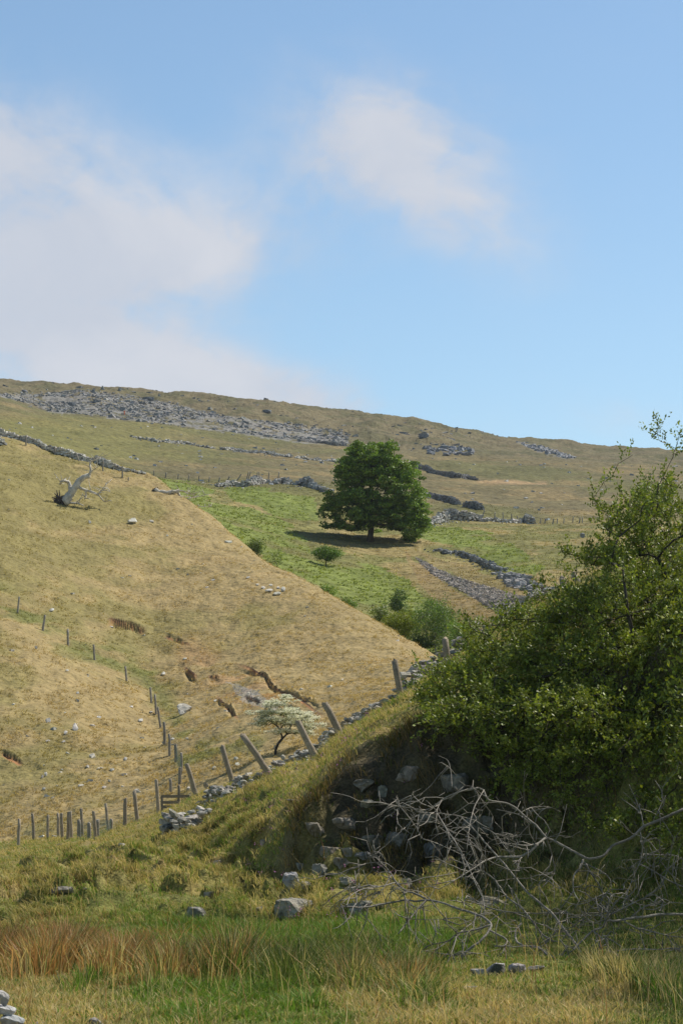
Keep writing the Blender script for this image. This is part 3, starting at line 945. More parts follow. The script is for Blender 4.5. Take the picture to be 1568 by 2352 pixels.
PALE = (0.52, 0.49, 0.42)
G1 = 'pale stones scattered on the tan hillside'
hs = [('large white cracked boulder slab on the tan slope, beside the hillside fence', 1150, 1025, 112, 80),
      ('whitish stone lying alone on the left slope, far below the earth scar', 303, 1084, 40, 32),
      ('tall pale stone pair right of the lone whitish stone on the left slope', 472, 1130, 44, 50),
      ('pale flat stone above the white slab, left of the lower earth scars', 1028, 788, 38, 26),
      ('pale stone between the upper earth scars on the slope', 1165, 688, 36, 18),
      ('small pale stone left of the middle hillside fence posts', 822, 988, 30, 16),
      ('flat pale stone tucked against the left side of a hillside fence post', 948, 1020, 24, 12),
      ('pale stone left of the fence, on a level with the foot of the white slab', 880, 1076, 36, 20),
      ('pale pebble-shaped stone just below the tall pale pair on the left slope', 412, 1156, 26, 22),
      ('low pale stone, lower right of a cluster of three on the left slope', 400, 1208, 26, 14),
      ('low pale stone, left one of the cluster of three on the left slope', 300, 1203, 30, 16),
      ('leaning pale stone in the middle of the lower left slope', 578, 1304, 46, 34),
      ('rounded pale stone right of the leaning stone on the lower slope', 785, 1322, 30, 24),
      ('bright white stone on the lower slope, whitest there', 620, 1378, 28, 15),
      ('grey stone right of the bright white stone on the lower slope', 703, 1388, 28, 18),
      ('dark topped stone standing on the lower left slope above the fence corner', 290, 1416, 24, 26),
      ('pale stone touching the left of the dark topped stone', 266, 1432, 20, 24),
      ('upright grey stone below the bright white stone', 687, 1460, 20, 22),
      ('pale stone left of the bright white stone, slightly higher', 548, 1364, 28, 20),
      ('long flat pale stone on the lowest slope above the rubble fence', 655, 1494, 40, 14),
      ('pale stone above the leftmost posts of the fence corner', 278, 1506, 28, 18),
      ('long white stone near the upper left fence posts', 330, 384, 42, 20),
      ('small brownish stone below the second hillside post', 228, 624, 20, 22),
      ('pale stone right of the fence where it steepens downhill', 1085, 1192, 30, 16),
      ('grey stone left of the leaning bank posts, on the slope behind', 1340, 1376, 36, 22),
      ('grey stone behind the bank posts, upper of two left of the hawthorn', 1480, 1316, 32, 22),
      ('grey stone behind the bank posts, lower of two left of the hawthorn', 1490, 1352, 36, 20),
      ('small pale stone alone on the slope below the large earth scar', 424, 760, 22, 12),
      ('small pale stone in the open slope, left of the fence', 490, 903, 22, 15)]
for lab, x, y, w, h in hs:
    (u, v), = d3([(x, y)])
    rock('hillside_stone', lab, HILL, u, v, w * 0.3661, h * 0.3661, 'stone', G1, 3 if w > 40 else 2, PALE if w != 20 else (0.3, 0.28, 0.24), 1.3, m=M_FARSTONE, tilt=0.75)
for lab, x, y, w, h in (('split pale boulder on the slope below the two uprooted trees', 597, 718, 50, 28), ('small pale stone right of the split boulder', 682, 716, 24, 14),
                        ('upright pale stone left of the split boulder, under the uprooted tree', 403, 722, 14, 18), ('long pale stone by the brow edge, near the green bracken', 1025, 808, 38, 12),
                        ('tiny pale stone in the slope between split boulder and brow', 752, 780, 14, 10)):
    (u, v), = d1([(x, y)])
    rock('hillside_stone', lab, HILL, u, v, w * 0.5126, h * 0.5126, 'stone', G1, 3, PALE, 1.3, tilt=0.75)
for k, (u, v, w, h) in enumerate(((604, 1352, 12, 8), (618, 1360, 20, 9), (634, 1366, 22, 8), (652, 1358, 14, 12), (590, 1345, 10, 6), (640, 1352, 10, 6), (622, 1345, 9, 5), (570, 1328, 9, 6))):
    rock('limestone_fragment', 'pale limestone fragment in the broken patch high on the tan slope, under the small tree', HILL, u, v, w, h, 'stone', 'limestone patch on the tan slope', 2, PALE, 1.3, tilt=0.7)
# moor landmarks
rock('boulder', 'big dark square boulder on the scree crest, largest up there', MOOR, 340, 922, 30, 15, 'boulder', None, 2, (0.15, 0.155, 0.17), 0.7)
rock('boulder', 'dark boulder just below the left cairn on the crest', MOOR, 215, 902, 12, 8, 'boulder', None, 2, (0.17, 0.175, 0.19))
rock('boulder', 'twin dark boulder in the upper scree, left of the big square one', MOOR, 165, 932, 20, 12, 'boulder', None, 2, (0.17, 0.175, 0.19))
rock('boulder', 'round dark boulder above the tree on the far right moor', MOOR, 973, 1006, 24, 15, 'boulder', None, 2, (0.2, 0.2, 0.21))
rock('boulder', 'dark boulder on the moor edge above the middle scree', MOOR, 612, 948, 24, 9, 'boulder', None, 2, (0.17, 0.175, 0.19))
rock('boulder', 'dark boulder high on the left crest above the grass field', MOOR, 57, 901, 15, 8, 'boulder', None, 2, (0.18, 0.18, 0.19))
rock('boulder', 'grey round boulder on the slope at the left edge of the willow bush', MOOR, 1338, 1235, 14, 15, 'boulder', None, 3, (0.3, 0.3, 0.31))
for lab, u, v, w, h in (('grey outcrop block on the right moor, left end of the outcrop', 990, 1036, 22, 9), ('grey outcrop block on the right moor, tall middle one', 1020, 1032, 22, 13),
                        ('grey outcrop block on the right moor, second tall one', 1042, 1034, 22, 12), ('flat grey outcrop slab at the right end on the moor', 1070, 1046, 28, 9),
                        ('flat grey outcrop slab below the tall blocks on the moor', 1022, 1047, 26, 7)):
    rock('outcrop_block', lab, MOOR, u, v, w, h, 'outcrop', 'small outcrop on the right moor', 2, (0.3, 0.3, 0.305))

# scree and boulder fields
mb = MB()
scr = lambda u, v, X, Y: inpoly(u + 16 * (fbm(X / 8, Y / 12, 5, 2) - .5), v + 8 * (fbm(X / 8, Y / 12, 6, 2) - .5), SCREE) * sstep(0.25, 0.5, fbm(X / 16, Y / 25, 7, 3)) * sstep(590, 620, Y) + 0.0
P, N_, u_, v_ = MOOR.scatter(20000, scr, 0.5)
sz = rng.gamma(2.0, 0.55, len(P)) + 0.5
blocks(mb, P, np.clip(sz * 0.4, 0.3, 2.0), stone_cols(len(P), (0.27, 0.262, 0.25), 0.3), 0.5, (1.0, 0.75, 0.42))
P, N_, u_, v_ = MOOR.scatter(1500, lambda u, v, X, Y: (Y > 600) * (u < 1180) * (v < 1050) * sstep(0.48, 0.62, fbm(X / 22, Y / 20, 9, 3)), 0.5)
blocks(mb, P, np.clip(rng.gamma(2.2, 0.6, len(P)) + 0.4, 0.5, 4.2) * 0.5, stone_cols(len(P), (0.25, 0.24, 0.225), 0.35), 0.35, (1.3, 0.8, 0.45))
P, N_, u_, v_ = MOOR.scatter(900, lambda u, v, X, Y: inpoly(u, v, SCREE_B) * 1.0, 0.5)
blocks(mb, P, rng.uniform(0.4, 1.4, len(P)), stone_cols(len(P), (0.3, 0.3, 0.31), 0.3), 0.5)
P, N_, u_, v_ = MOOR.scatter(420, lambda u, v, X, Y: inpoly(u, v, [(975, 1030), (1075, 1030), (1090, 1048), (985, 1044)]) * 1.0, 0.5)
blocks(mb, P, rng.uniform(0.5, 2.0, len(P)), stone_cols(len(P), (0.27, 0.27, 0.28), 0.4), 0.4)
P, N_, u_, v_ = MOOR.scatter(260, lambda u, v, X, Y: (Y > 320) * (Y < 600) * 1.0, 0.5)
blocks(mb, P, rng.uniform(0.3, 0.9, len(P)), stone_cols(len(P), (0.4, 0.4, 0.39), 0.3), 0.4)
tag(mb.build('scree', M_FARSTONE), 'grey scree and boulder field under the moor crest', kind='stuff')
mb = MB()
P, N_, u_, v_ = MOOR.scatter(7000, lambda u, v, X, Y: inpoly(u + 14 * (fbm(X / 2, Y / 3, 5, 2) - .5), v, STRIP) * 1.0, 0.5)
lowl = sstep(-10, 40, v_ - np.interp(u_, [960, 1100, 1240], [1280, 1350, 1395]) + 12)
blocks(mb, P, rng.uniform(0.1, 0.34, len(P)) * (0.6 + 0.7 * lowl), stone_cols(len(P), (0.33, 0.29, 0.25), 0.25), 0.5, (1.0, 0.75, 0.3))
P, N_, u_, v_ = MOOR.scatter(260, lambda u, v, X, Y: inpoly(u, v, [(1130, 1318), (1200, 1325), (1235, 1345), (1230, 1362), (1180, 1350)]) * 1.0, 0.5)
blocks(mb, P, rng.uniform(0.25, 1.0, len(P)), stone_cols(len(P), (0.29, 0.28, 0.27), 0.4), 0.35, (1.4, 0.8, 0.4))
tag(mb.build('scree', M_FARSTONE), 'brown grey scree strip down the slope below the big tree', kind='stuff')
mb = MB()
P, N_, u_, v_ = HILL.scatter(240, lambda u, v, X, Y: 0.15 + 1.0 * np.exp(-(dist_poly(u, v, [(60, 1660), (200, 1760), (300, 1830)]) / 90) ** 2) + 2.5 * inpoly(u, v, [(520, 1565), (590, 1585), (640, 1625), (600, 1630)]), 1.0)
blocks(mb, P, rng.uniform(0.1, 0.34, len(P)), stone_cols(len(P), PALE, 0.2), 0.4)
tag(mb.build('pebbles', M_FARSTONE), 'small pale stones strewn over the tan hillside', kind='stuff')

# cairns and the tiny figure
for lab, u, v, h in (('stone cairn on the skyline, tallest and leftmost of the three', 236, 896, 9.5), ('slim stone cairn on the skyline, middle of the three', 275, 898, 8),
                     ('small stone cairn on the skyline right of the big square boulder', 366, 910, 6.5)):
    P = MOOR.at(u, v); H = h / FPX * P[1] * 1.15
    mb = MB()
    for c in range(7):
        f = c / 7
        nst = 5 if c < 5 else 2
        a = np.arange(nst) * 2 * PI / nst + c
        rr = 0.42 * H * 0.8 * (1 - f) * (nst > 1)
        Q = np.stack([P[0] + rr * np.cos(a), P[1] + rr * np.sin(a), np.full(nst, P[2] + f * H)], 1)
        blocks(mb, Q, np.full(nst, H * (0.36 - 0.14 * f)), stone_cols(nst, (0.27, 0.28, 0.27), 0.2), 0.15)
    o = mb.build('cairn', M_FARSTONE); put(o, tuple(P)); tag(o, lab, 'cairn')


def person(P, H):
    J = {'pelvis': (0, 0, .50), 'chest': (0, -.03, .74), 'neck': (0, -.03, .86), 'head': (0, -.05, .95), 'ls': (-.11, -.03, .81), 'le': (-.16, -.08, .66), 'lh': (-.1, -.18, .56),
         'rs': (.11, -.03, .81), 're': (.17, -.06, .66), 'rh': (.13, -.16, .54), 'lk': (-.07, -.08, .27), 'lf': (-.07, 0, .03), 'lt': (-.07, -.1, .02),
         'rk': (.07, -.02, .27), 'rf': (.08, .05, .03), 'rt': (.08, -.06, .02)}
    E = [('pelvis', 'chest'), ('chest', 'neck'), ('neck', 'head'), ('chest', 'ls'), ('ls', 'le'), ('le', 'lh'), ('chest', 'rs'), ('rs', 're'), ('re', 'rh'),
         ('pelvis', 'lk'), ('lk', 'lf'), ('lf', 'lt'), ('pelvis', 'rk'), ('rk', 'rf'), ('rf', 'rt')]
    R = dict(pelvis=.085, chest=.1, neck=.035, head=.062, ls=.05, le=.036, lh=.025, rs=.05, re=.036, rh=.025, lk=.05, lf=.035, lt=.028, rk=.05, rf=.035, rt=.028)
    nm = list(J)
    me = bpy.data.meshes.new('person')
    me.from_pydata([tuple(c * H for c in J[k]) for k in nm], [(nm.index(a), nm.index(b)) for a, b in E], [])
    o = bpy.data.objects.new('person', me); C.objects.link(o)
    sk = o.modifiers.new('skin', 'SKIN')
    for k, sv in zip(nm, me.skin_vertices[0].data):
        sv.radius = (R[k] * H, R[k] * H); sv.use_root = k == 'pelvis'
    o.modifiers.new('sub', 'SUBSURF').render_levels = 1
    me.materials.append(mat('orange clothing', (0.75, 0.16, 0.05), tint=False, n1=(5, 0.1), n2=(20, 0.1)))
    o.location = P
    return o


P = MOOR.at(286, 953)
tag(person(tuple(P), 1.25), 'person in orange clothing among the grey scree boulders', 'person')

# near rocks and outcrops
NR = (0.31, 0.29, 0.25)
GO = 'limestone outcrops at the foot of the bank'
for lab, x, y, w, h in (('dark faced limestone block left end of the outcrop at the bank foot', 372, 1000, 140, 230), ('narrow pale limestone edge beside the dark faced block', 450, 850, 64, 120),
                        ('square sunlit limestone block in the middle of the outcrop', 642, 890, 150, 160), ('flat limestone ledge above the square block', 700, 722, 160, 60),
                        ('jagged sunlit limestone lump right of the square block', 800, 815, 160, 130), ('limestone ledge end under the willow shadow', 1000, 740, 190, 100),
                        ('pointed limestone lump between the ledge and the jagged lump', 880, 720, 110, 90), ('big rough limestone boulder at the edge of the vivid green grass', 385, 1240, 300, 210),
                        ('low flat stone under the square block', 590, 915, 110, 40), ('low flat stone under the jagged lump', 745, 905, 140, 45), ('shaded limestone lump right of the grass tuft', 870, 960, 120, 90),
                        ('sloping limestone slab above the big rough boulder', 515, 1020, 110, 110), ('small pale stone left of the big rough boulder', 80, 1220, 56, 70),
                        ('shaded boulder low in the outcrop, right of the green tuft', 900, 1040, 110, 60),
                        ('pale broken stone behind the low dead branch, leftmost', 985, 1215, 190, 90), ('rounded pale stone behind the low dead branch', 1060, 1165, 110, 70), ('grey stone behind the dead branch, right one', 1160, 1190, 110, 70),
                        ('sunlit limestone block high on the shaded bank', 1060, 275, 125, 90), ('grey limestone block highest in the shaded bank', 1185, 175, 110, 100), ('shaded ledge in the hollow under the brown hummock', 395, 250, 130, 60)):
    (u, v), = d8([(x, y)])
    rock('limestone_outcrop', lab, GROUND, u, v, w * 0.2563 * 1.2, h * 0.2563 * 0.85, 'outcrop', GO, 4, NR if 'dark' not in lab else (0.3, 0.3, 0.29), 1.0, 0.5, 12, 0.12)
# shaded crag behind the dead branches
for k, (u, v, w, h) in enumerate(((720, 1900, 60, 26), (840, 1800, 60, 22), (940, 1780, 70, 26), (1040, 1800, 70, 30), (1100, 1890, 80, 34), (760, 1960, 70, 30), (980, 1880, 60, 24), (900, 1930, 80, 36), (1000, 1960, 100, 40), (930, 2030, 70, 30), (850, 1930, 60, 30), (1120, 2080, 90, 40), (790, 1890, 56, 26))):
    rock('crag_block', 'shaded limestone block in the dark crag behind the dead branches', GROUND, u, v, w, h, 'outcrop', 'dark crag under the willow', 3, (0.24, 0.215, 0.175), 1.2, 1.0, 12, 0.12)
for lab, x, y, w, h in (('grey pointed boulder on the grass left of the outcrops', 255, 398, 104, 54), ('white topped stone in the grass below the fence corner', 252, 198, 44, 20), ('flat limestone slab at the green grass edge, left of the outcrops', 820, 480, 100, 44),
                        ('small grey stone beside the pointed boulder', 355, 376, 22, 12), ('grey stone in the turf above the flat slab', 872, 412, 44, 34), ('stone sunk in the dark hollow of the bank', 905, 290, 60, 60),
                        ('grey stone standing in the bank turf right of the hollow', 1100, 190, 26, 34), ('white boulder behind the fence posts at the corner', 222, 152, 40, 22),
                        ('pale grey stone at the bottom edge of the grass', 395, 955, 80, 50), ('flat stone at the bottom edge beside the wall end', 165, 945, 60, 20)):
    (u, v), = d7([(x, y)])
    rock('field_stone', lab, GROUND, u, v, w * 0.5492, h * 0.5492, 'rock', None, 4, NR, 0.85, 0.3, 13, 0.09)
for lab, u, v, w, h in (('bottom block of the broken wall end in the lower left corner', 22, 2362, 66, 40), ('middle block of the broken wall end in the lower left corner', 8, 2332, 56, 30), ('top block of the broken wall end in the lower left corner', 4, 2308, 34, 42)):
    b = rock('wall_block', lab, GROUND, 10, 2380, w, h, 'stone block', 'broken wall end', 4, (0.43, 0.42, 0.40), 1.0, 0.1, 9, 0.05)
    p = unproj(u, v, b.location[1]); b.location = (p[0], b.location[1], p[2])
for lab, x, y, w, h in (('reddish grey stones under the dead branches, left one', 680, 1210, 90, 44), ('reddish grey stone under the dead branches, middle one', 760, 1205, 110, 50), ('lichened grey stone under the dead branches, right one', 830, 1200, 100, 60),
                        ('flat grey stone right under the dead branches', 925, 1190, 80, 36), ('pale stone half sunk in the straw grass below the dead branches', 635, 1280, 70, 34), ('pale stone in the dark rushes left of the dead branches', 262, 1130, 60, 24)):
    (u, v), = d6([(x, y)])
    rock('field_stone', lab, GROUND, u, v, w * 0.524, h * 0.524, 'rock', None, 4, (0.36, 0.33, 0.31), 0.85, 0.3, 13, 0.09)


# ------------------------------------------------------------------ fences
def post_mesh(name, a, b, r, parent, col):
    a, b = np.array(a), np.array(b)
    n = 5
    t = np.linspace(0, 1, n)[:, None]
    P = b + (a - b) * t
    P = P + rng.normal(0, r * 0.08, P.shape)
    P = np.vstack([b - (a - b) * 0.25, P, a + (a - b) / np.linalg.norm(a - b) * r * 0.12])
    R = np.r_[r * 1.02, r * np.linspace(1.03, 0.93, n) * rng.uniform(0.96, 1.04, n), r * 0.72]
    mb = MB()
    add_tube(mb, P, R, 10, col)
    return mb.build(name, M_WOOD, parent, True)


def fence(name, label, land, posts, r, wires=(0.35, 0.65, 0.95), net=None, col=(0.30, 0.265, 0.215), wire_r=0.0022):
    base = [land.at(*p[1], 54 if land is GROUND else 0) for p in posts]
    root = empty(name, tuple(base[0]))
    tops = []
    for (tp, bp), P in zip(posts, base):
        Tp = unproj(tp[0], tp[1], P[1] + rng.normal(0, 0.06))
        tops.append(Tp)
        c = np.array(col) * rng.uniform(0.8, 1.15)
        post_mesh('post', Tp, P, (r if np.isscalar(r) else r[len(tops) - 1]) * rng.uniform(0.85, 1.12), root, c)
    if wires:
        mb = MB()
        for f in wires:
            for k in range(len(base) - 1):
                A = base[k] + (tops[k] - base[k]) * f; B = base[k + 1] + (tops[k + 1] - base[k + 1]) * f
                t = np.linspace(0, 1, 5)[:, None]
                P = A + (B - A) * t; P[:, 2] -= 0.1 * np.linalg.norm(B - A) * 0.1 * (t * (1 - t))[:, 0] * 4 * 0.3
                add_tube(mb, P, np.full(5, wire_r), 3)
        mb.build('wire', M_WIRE, root)
    if net:
        mb = MB()
        i, j = net
        for k in range(i, j):
            A0, A1, B0, B1 = base[k], tops[k], base[k + 1], tops[k + 1]
            L = np.linalg.norm(B0 - A0)
            for f in np.arange(0.05, 0.95, 0.15):
                add_tube(mb, np.array([A0 + (A1 - A0) * f, B0 + (B1 - B0) * f]), np.full(2, 0.0025), 3)
            for f in np.arange(0, 1, 0.2 / max(L, 0.3)):
                lo, hi = A0 + (B0 - A0) * f, A1 + (B1 - A1) * f
                add_tube(mb, np.array([lo, lo + (hi - lo) * 0.95]), np.full(2, 0.0025), 3)
        mb.build('netting', M_NET, root)
    return tag(root, label, 'fence')


def pr(f, L): return [tuple(f([(a, b), (c, d)])) for a, b, c, d in L]


hill_posts = pr(d3, [(122, 295, 112, 397), (284, 408, 270, 505), (427, 498, 428, 598), (588, 595, 595, 690), (787, 732, 796, 828), (945, 863, 950, 960), (974, 908, 979, 1030),
                     (990, 990, 1008, 1115), (1031, 1083, 1033, 1222), (1062, 1155, 1066, 1290), (1101, 1222, 1106, 1328), (1138, 1273, 1140, 1400), (1131, 1365, 1128, 1470), (1068, 1438, 1073, 1530)])
fence('wire_fence', 'thin wire fence of grey posts running down across the tan hillside', HILL, hill_posts, 0.075, net=(10, 13))
bank_posts = pr(d3, [(122, 1688, 118, 1855), (206, 1655, 215, 1808), (302, 1665, 302, 1808), (366, 1653, 368, 1805), (387, 1655, 393, 1812), (433, 1645, 428, 1815), (442, 1643, 450, 1812),
                     (510, 1625, 520, 1808), (588, 1640, 603, 1820), (664, 1592, 680, 1762), (786, 1560, 785, 1735), (843, 1515, 862, 1697), (980, 1445, 997, 1652), (1170, 1342, 1235, 1548), (1392, 1235, 1462, 1472)])
bank_posts += pr(d4, [(387, 630, 540, 852), (700, 550, 812, 780), (853, 445, 950, 642), (1248, 207, 1300, 457)])
bank_posts += pr(d5, [(250, 1190, 268, 1425), (560, 1040, 590, 1190), (898, 850, 925, 1000), (958, 825, 1060, 1010)])
fence('post_fence', 'stout leaning wooden post fence climbing the near bank crest above the tumbled wall', GROUND, bank_posts, [0.058] * 10 + [0.075] * 3 + [0.082] * 30, col=(0.33, 0.275, 0.205))
back_posts = pr(d3, [(497, 1698, 497, 1812), (562, 1715, 560, 1815), (614, 1693, 610, 1805), (700, 1690, 697, 1760)])
fence('wire_fence', 'short row of lower grey posts with green netting behind the fence corner', GROUND, back_posts, 0.07, net=(0, 3))
fence('wire_fence', 'few far grey posts along the left skyline wall beside the uprooted tree', HILL,
      pr(d1, [(118, 330, 118, 372), (248, 380, 248, 412), (345, 415, 355, 442), (462, 440, 462, 487), (549, 465, 549, 517), (576, 515, 576, 532)]), 0.08, (0.9,))
fence('wire_fence', 'far row of thin leaning posts above the bracken, left of the big tree', MOOR,
      pr(d1, [(690, 485, 690, 512), (745, 493, 743, 517), (800, 500, 798, 524), (848, 503, 843, 530), (893, 508, 890, 532), (940, 512, 935, 537), (985, 515, 980, 538), (1030, 510, 1016, 534), (1082, 500, 1062, 530),
              (1115, 490, 1105, 527), (1124, 490, 1112, 525), (1155, 490, 1150, 520), (1162, 490, 1160, 520), (1205, 493, 1203, 522), (1250, 490, 1247, 522), (1293, 512, 1296, 540), (1345, 520, 1342, 545), (1385, 530, 1385, 552), (1430, 550, 1428, 570)]), 0.085, (0.9,))
fence('wire_fence', 'far row of thin posts right of the big tree, running on to the willow bush', MOOR,
      pr(d2, [(642, 438, 638, 455), (660, 430, 655, 452), (738, 432, 728, 450), (805, 425, 795, 450), (845, 432, 843, 458), (875, 433, 876, 460), (908, 440, 910, 462), (930, 446, 934, 470), (984, 450, 990, 476),
              (1020, 455, 1020, 476), (1038, 456, 1036, 476), (1070, 458, 1066, 478), (1085, 456, 1083, 478), (1110, 455, 1108, 476), (1145, 450, 1143, 472), (1172, 452, 1168, 474), (1180, 452, 1180, 472), (1212, 450, 1211, 472), (1240, 450, 1238, 472)]), 0.085, (0.9,))

# hurdle across the gap in the fence
hp = HILL.at(*d3([(1018, 1600)])[0])
root = empty('hurdle_gate', tuple(hp))
Yh = GROUND.at(*d3([(1060, 1640)])[0])[1] + 9.0
for a, b in (((1016, 1545), (1018, 1640)), ((1123, 1480), (1121, 1620)), ((1187, 1540), (1186, 1600))):
    (u1, v1), (u2, v2) = d3([a, b])
    post_mesh('upright', unproj(u1, v1, Yh), unproj(u2, v2, Yh), 0.055, root, (0.2, 0.17, 0.13))
for a, b in (((1012, 1547), (1190, 1546)), ((1014, 1584), (1125, 1584)), ((1014, 1613), (1090, 1613))):
    (u1, v1), (u2, v2) = d3([a, b])
    p, q = unproj(u1, v1, Yh - 0.09), unproj(u2, v2, Yh - 0.09)
    mb = MB()
    V = np.array([[p[0], p[1] + y, p[2] + z] for y in (0, 0.03) for z in (-0.055, 0.055)] + [[q[0], q[1] + y, q[2] + z] for y in (0, 0.03) for z in (-0.055, 0.055)])
    mb.add(V, np.array([[0, 1, 5, 4], [2, 6, 7, 3], [0, 4, 6, 2], [1, 3, 7, 5], [0, 2, 3, 1], [4, 5, 7, 6]]), (0.2, 0.17, 0.13))
    mb.build('rail', M_WOOD, root)
tag(root, 'low dark wooden hurdle closing the gap where the two fences meet', 'gate')


# ------------------------------------------------------------------ trees and shrubs
def skeleton(trunk, targets, k=0.3, step=0.5, sag=0.0, jit=0.06, minh=0.0):
    """nodes and parents of branches from a trunk polyline out to the targets"""
    N = [np.array(p, float) for p in trunk]
    par = [-1] + list(range(len(trunk) - 1))
    plen = [0.0]
    for a, b in zip(trunk[:-1], trunk[1:]):
        plen.append(plen[-1] + float(np.linalg.norm(np.array(b) - np.array(a))))
    order = np.argsort(np.linalg.norm(targets - np.array(trunk[-1]), axis=1))
    arr = np.zeros((len(trunk) + len(targets) * 14, 3)); arr[:len(trunk)] = np.array(trunk)
    pl = np.zeros(len(arr)); pl[:len(trunk)] = plen
    n = len(trunk)
    first = int(np.searchsorted(np.array(trunk)[:, 2] - trunk[0][2], minh))
    first = min(first, len(trunk) - 1)
    tips = []
    for i in order:
        t = targets[i]
        d = np.linalg.norm(arr[first:n] - t, axis=1)
        j = int(np.argmin(d + k * pl[first:n])) + first
        L = d[j - first]
        m = int(np.clip(math.ceil(L / step), 1, 13))
        a = arr[j].copy(); prev = j
        bow = rng.normal(0, jit * L, 3)
        for q in range(1, m + 1):
            f = q / m
            p = a + (t - a) * f + bow * math.sin(PI * f) + np.array([0, 0, -sag * L * math.sin(PI * f)])
            if q < m: p = p + rng.normal(0, jit * step * 0.6, 3)
            if n >= len(arr):
                break
            arr[n] = p; par.append(prev); pl[n] = pl[prev] + L / m
            prev = n; n += 1
        tips.append((prev, i))
    return arr[:n], np.array(par), tips


def limbs(N, par, r_tip, e, r_max, col, mb, sides=5, n_trunk=0, flare=1.0):
    n = len(N)
    cnt = np.zeros(n)
    child = [[] for _ in range(n)]
    for i in range(n):
        if par[i] >= 0: child[par[i]].append(i)
    for i in range(n - 1, -1, -1):
        cnt[i] = 1 if not child[i] else sum(cnt[c] for c in child[i])
    R = np.minimum(r_tip * cnt ** e, r_max)
    if n_trunk:
        R[0] *= flare
    seen = np.zeros(n, bool)
    for s in range(n):
        for c in child[s]:
            main = max(child[s], key=lambda q: cnt[q])
            if c == main and s != 0 and par[s] >= 0:
                continue
            ch = [s, c]
            while child[ch[-1]]:
                ch.append(max(child[ch[-1]], key=lambda q: cnt[q]))
            rr = R[ch].copy(); rr[0] = min(rr[0], rr[1] * 1.25)
            if s == 0: rr = R[ch].copy()
            sd_ = sides if rr[0] > r_tip * 4 else 3
            add_tube(mb, N[ch], rr, sd_ if s else max(sides, 9), col)
    return R


def leafquads(mb, P, L, W, col, up=0.4, axis=None, fold=0.25, drop=0.0):
    n = len(P)
    if axis is None:
        axis = rng.normal(size=(n, 3))
    axis = axis + np.array([0, 0, -drop])
    axis /= np.linalg.norm(axis, axis=1)[:, None] + 1e-9
    nn_ = rng.normal(size=(n, 3)); nn_[:, 2] += up * 3
    nn_ -= axis * np.sum(nn_ * axis, 1)[:, None]
    nn_ /= np.linalg.norm(nn_, axis=1)[:, None] + 1e-9
    side = np.cross(axis, nn_)
    L = np.broadcast_to(L, (n,))[:, None]; W = np.broadcast_to(W, (n,))[:, None]
    a = P - axis * L * 0.5; b = P + axis * L * 0.5
    mid = P + nn_ * W * fold * -1
    l = mid + side * W * 0.5 + nn_ * W * fold; r = mid - side * W * 0.5 + nn_ * W * fold
    V = np.stack([a, l, b, r], 1).reshape(-1, 3)
    k = np.arange(n) * 4
    F = np.concatenate([np.stack([k, k + 1, k + 2], 1), np.stack([k, k + 2, k + 3], 1)])
    mb.add(V, F, np.repeat(col, 4, axis=0))


def leafcol(n, base, var=0.25, yel=0.15):
    c = np.array(base)[None] * (1 + var * (rng.random(n) - 0.5) * 2)[:, None]
    y = rng.random(n) * yel
    c[:, 0] *= 1 + y * 2.2; c[:, 1] *= 1 + y
    return c


# ---- the big sycamore
TP = MOOR.at(850, 1243)
SC = TP[1] / FPX                                           # metres per plan unit at the tree
root = empty('sycamore_tree', tuple(TP))
lobes = [(930, 1165, 40, 28), (898, 1186, 44, 20), (830, 1030, 36, 20), (872, 1026, 36, 20), (850, 1040, 60, 24), (892, 1044, 24, 20), (806, 1052, 26, 20), (812, 1066, 38, 24), (905, 1066, 42, 26), (850, 1082, 84, 34), (795, 1080, 24, 20), (938, 1080, 26, 18), (803, 1092, 30, 26), (925, 1094, 45, 26), (880, 1112, 66, 30),
         (812, 1120, 44, 24), (778, 1138, 38, 22), (940, 1126, 38, 24), (955, 1150, 28, 24), (800, 1160, 56, 22), (760, 1176, 30, 16), (905, 1158, 56, 26), (850, 1160, 60, 36),
         (770, 1200, 34, 10), (800, 1208, 28, 12), (960, 1182, 26, 22), (925, 1195, 48, 22), (860, 1192, 46, 22), (950, 1222, 26, 20), (960, 1204, 24, 12), (830, 1185, 50, 22), (936, 1238, 12, 16), (975, 1210, 10, 8)]
tg, tr = [], []
for (lu, lv, ru, rv) in lobes:
    half = math.sqrt(max(0.05, 1 - ((lu - 858) / 140) ** 2)) * 118 * (0.75 if lv < 1070 else 1)
    for q in range(int(4 + ru * rv / 42)):
        d = rng.normal(size=3); d /= np.linalg.norm(d); rr = rng.random() ** 0.28
        yy = (rng.random() * 2 - 1) * half * 0.92
        sh = math.sqrt(max(0.15, 1 - (yy / half) ** 2))
        tg.append([(lu - 850 + d[0] * ru * rr * (0.55 + 0.45 * sh)) * SC, yy * SC, (1243 - lv + d[2] * rv * rr) * SC])
tg = np.array(tg) + TP
trunk = [TP + np.array([0, 0, -0.4]), TP + np.array([0.02, 0, 0.6]), TP + np.array([0.1, 0, 1.4]), TP + np.array([0.0, 0.1, 2.6]), TP + np.array([0.2, 0, 4.2]), TP + np.array([0.1, 0, 6.2]), TP + np.array([0.2, 0, 8.4])]
Nn, par, tips = skeleton(trunk, tg, 0.35, 0.9, 0.02, 0.07, 1.0)
mb = MB(); limbs(Nn, par, 0.028, 0.42, 0.62, (0.075, 0.065, 0.05), mb, 6, len(trunk), 1.45)
mb.build('trunk', M_BARK, root, True)
mb = MB()
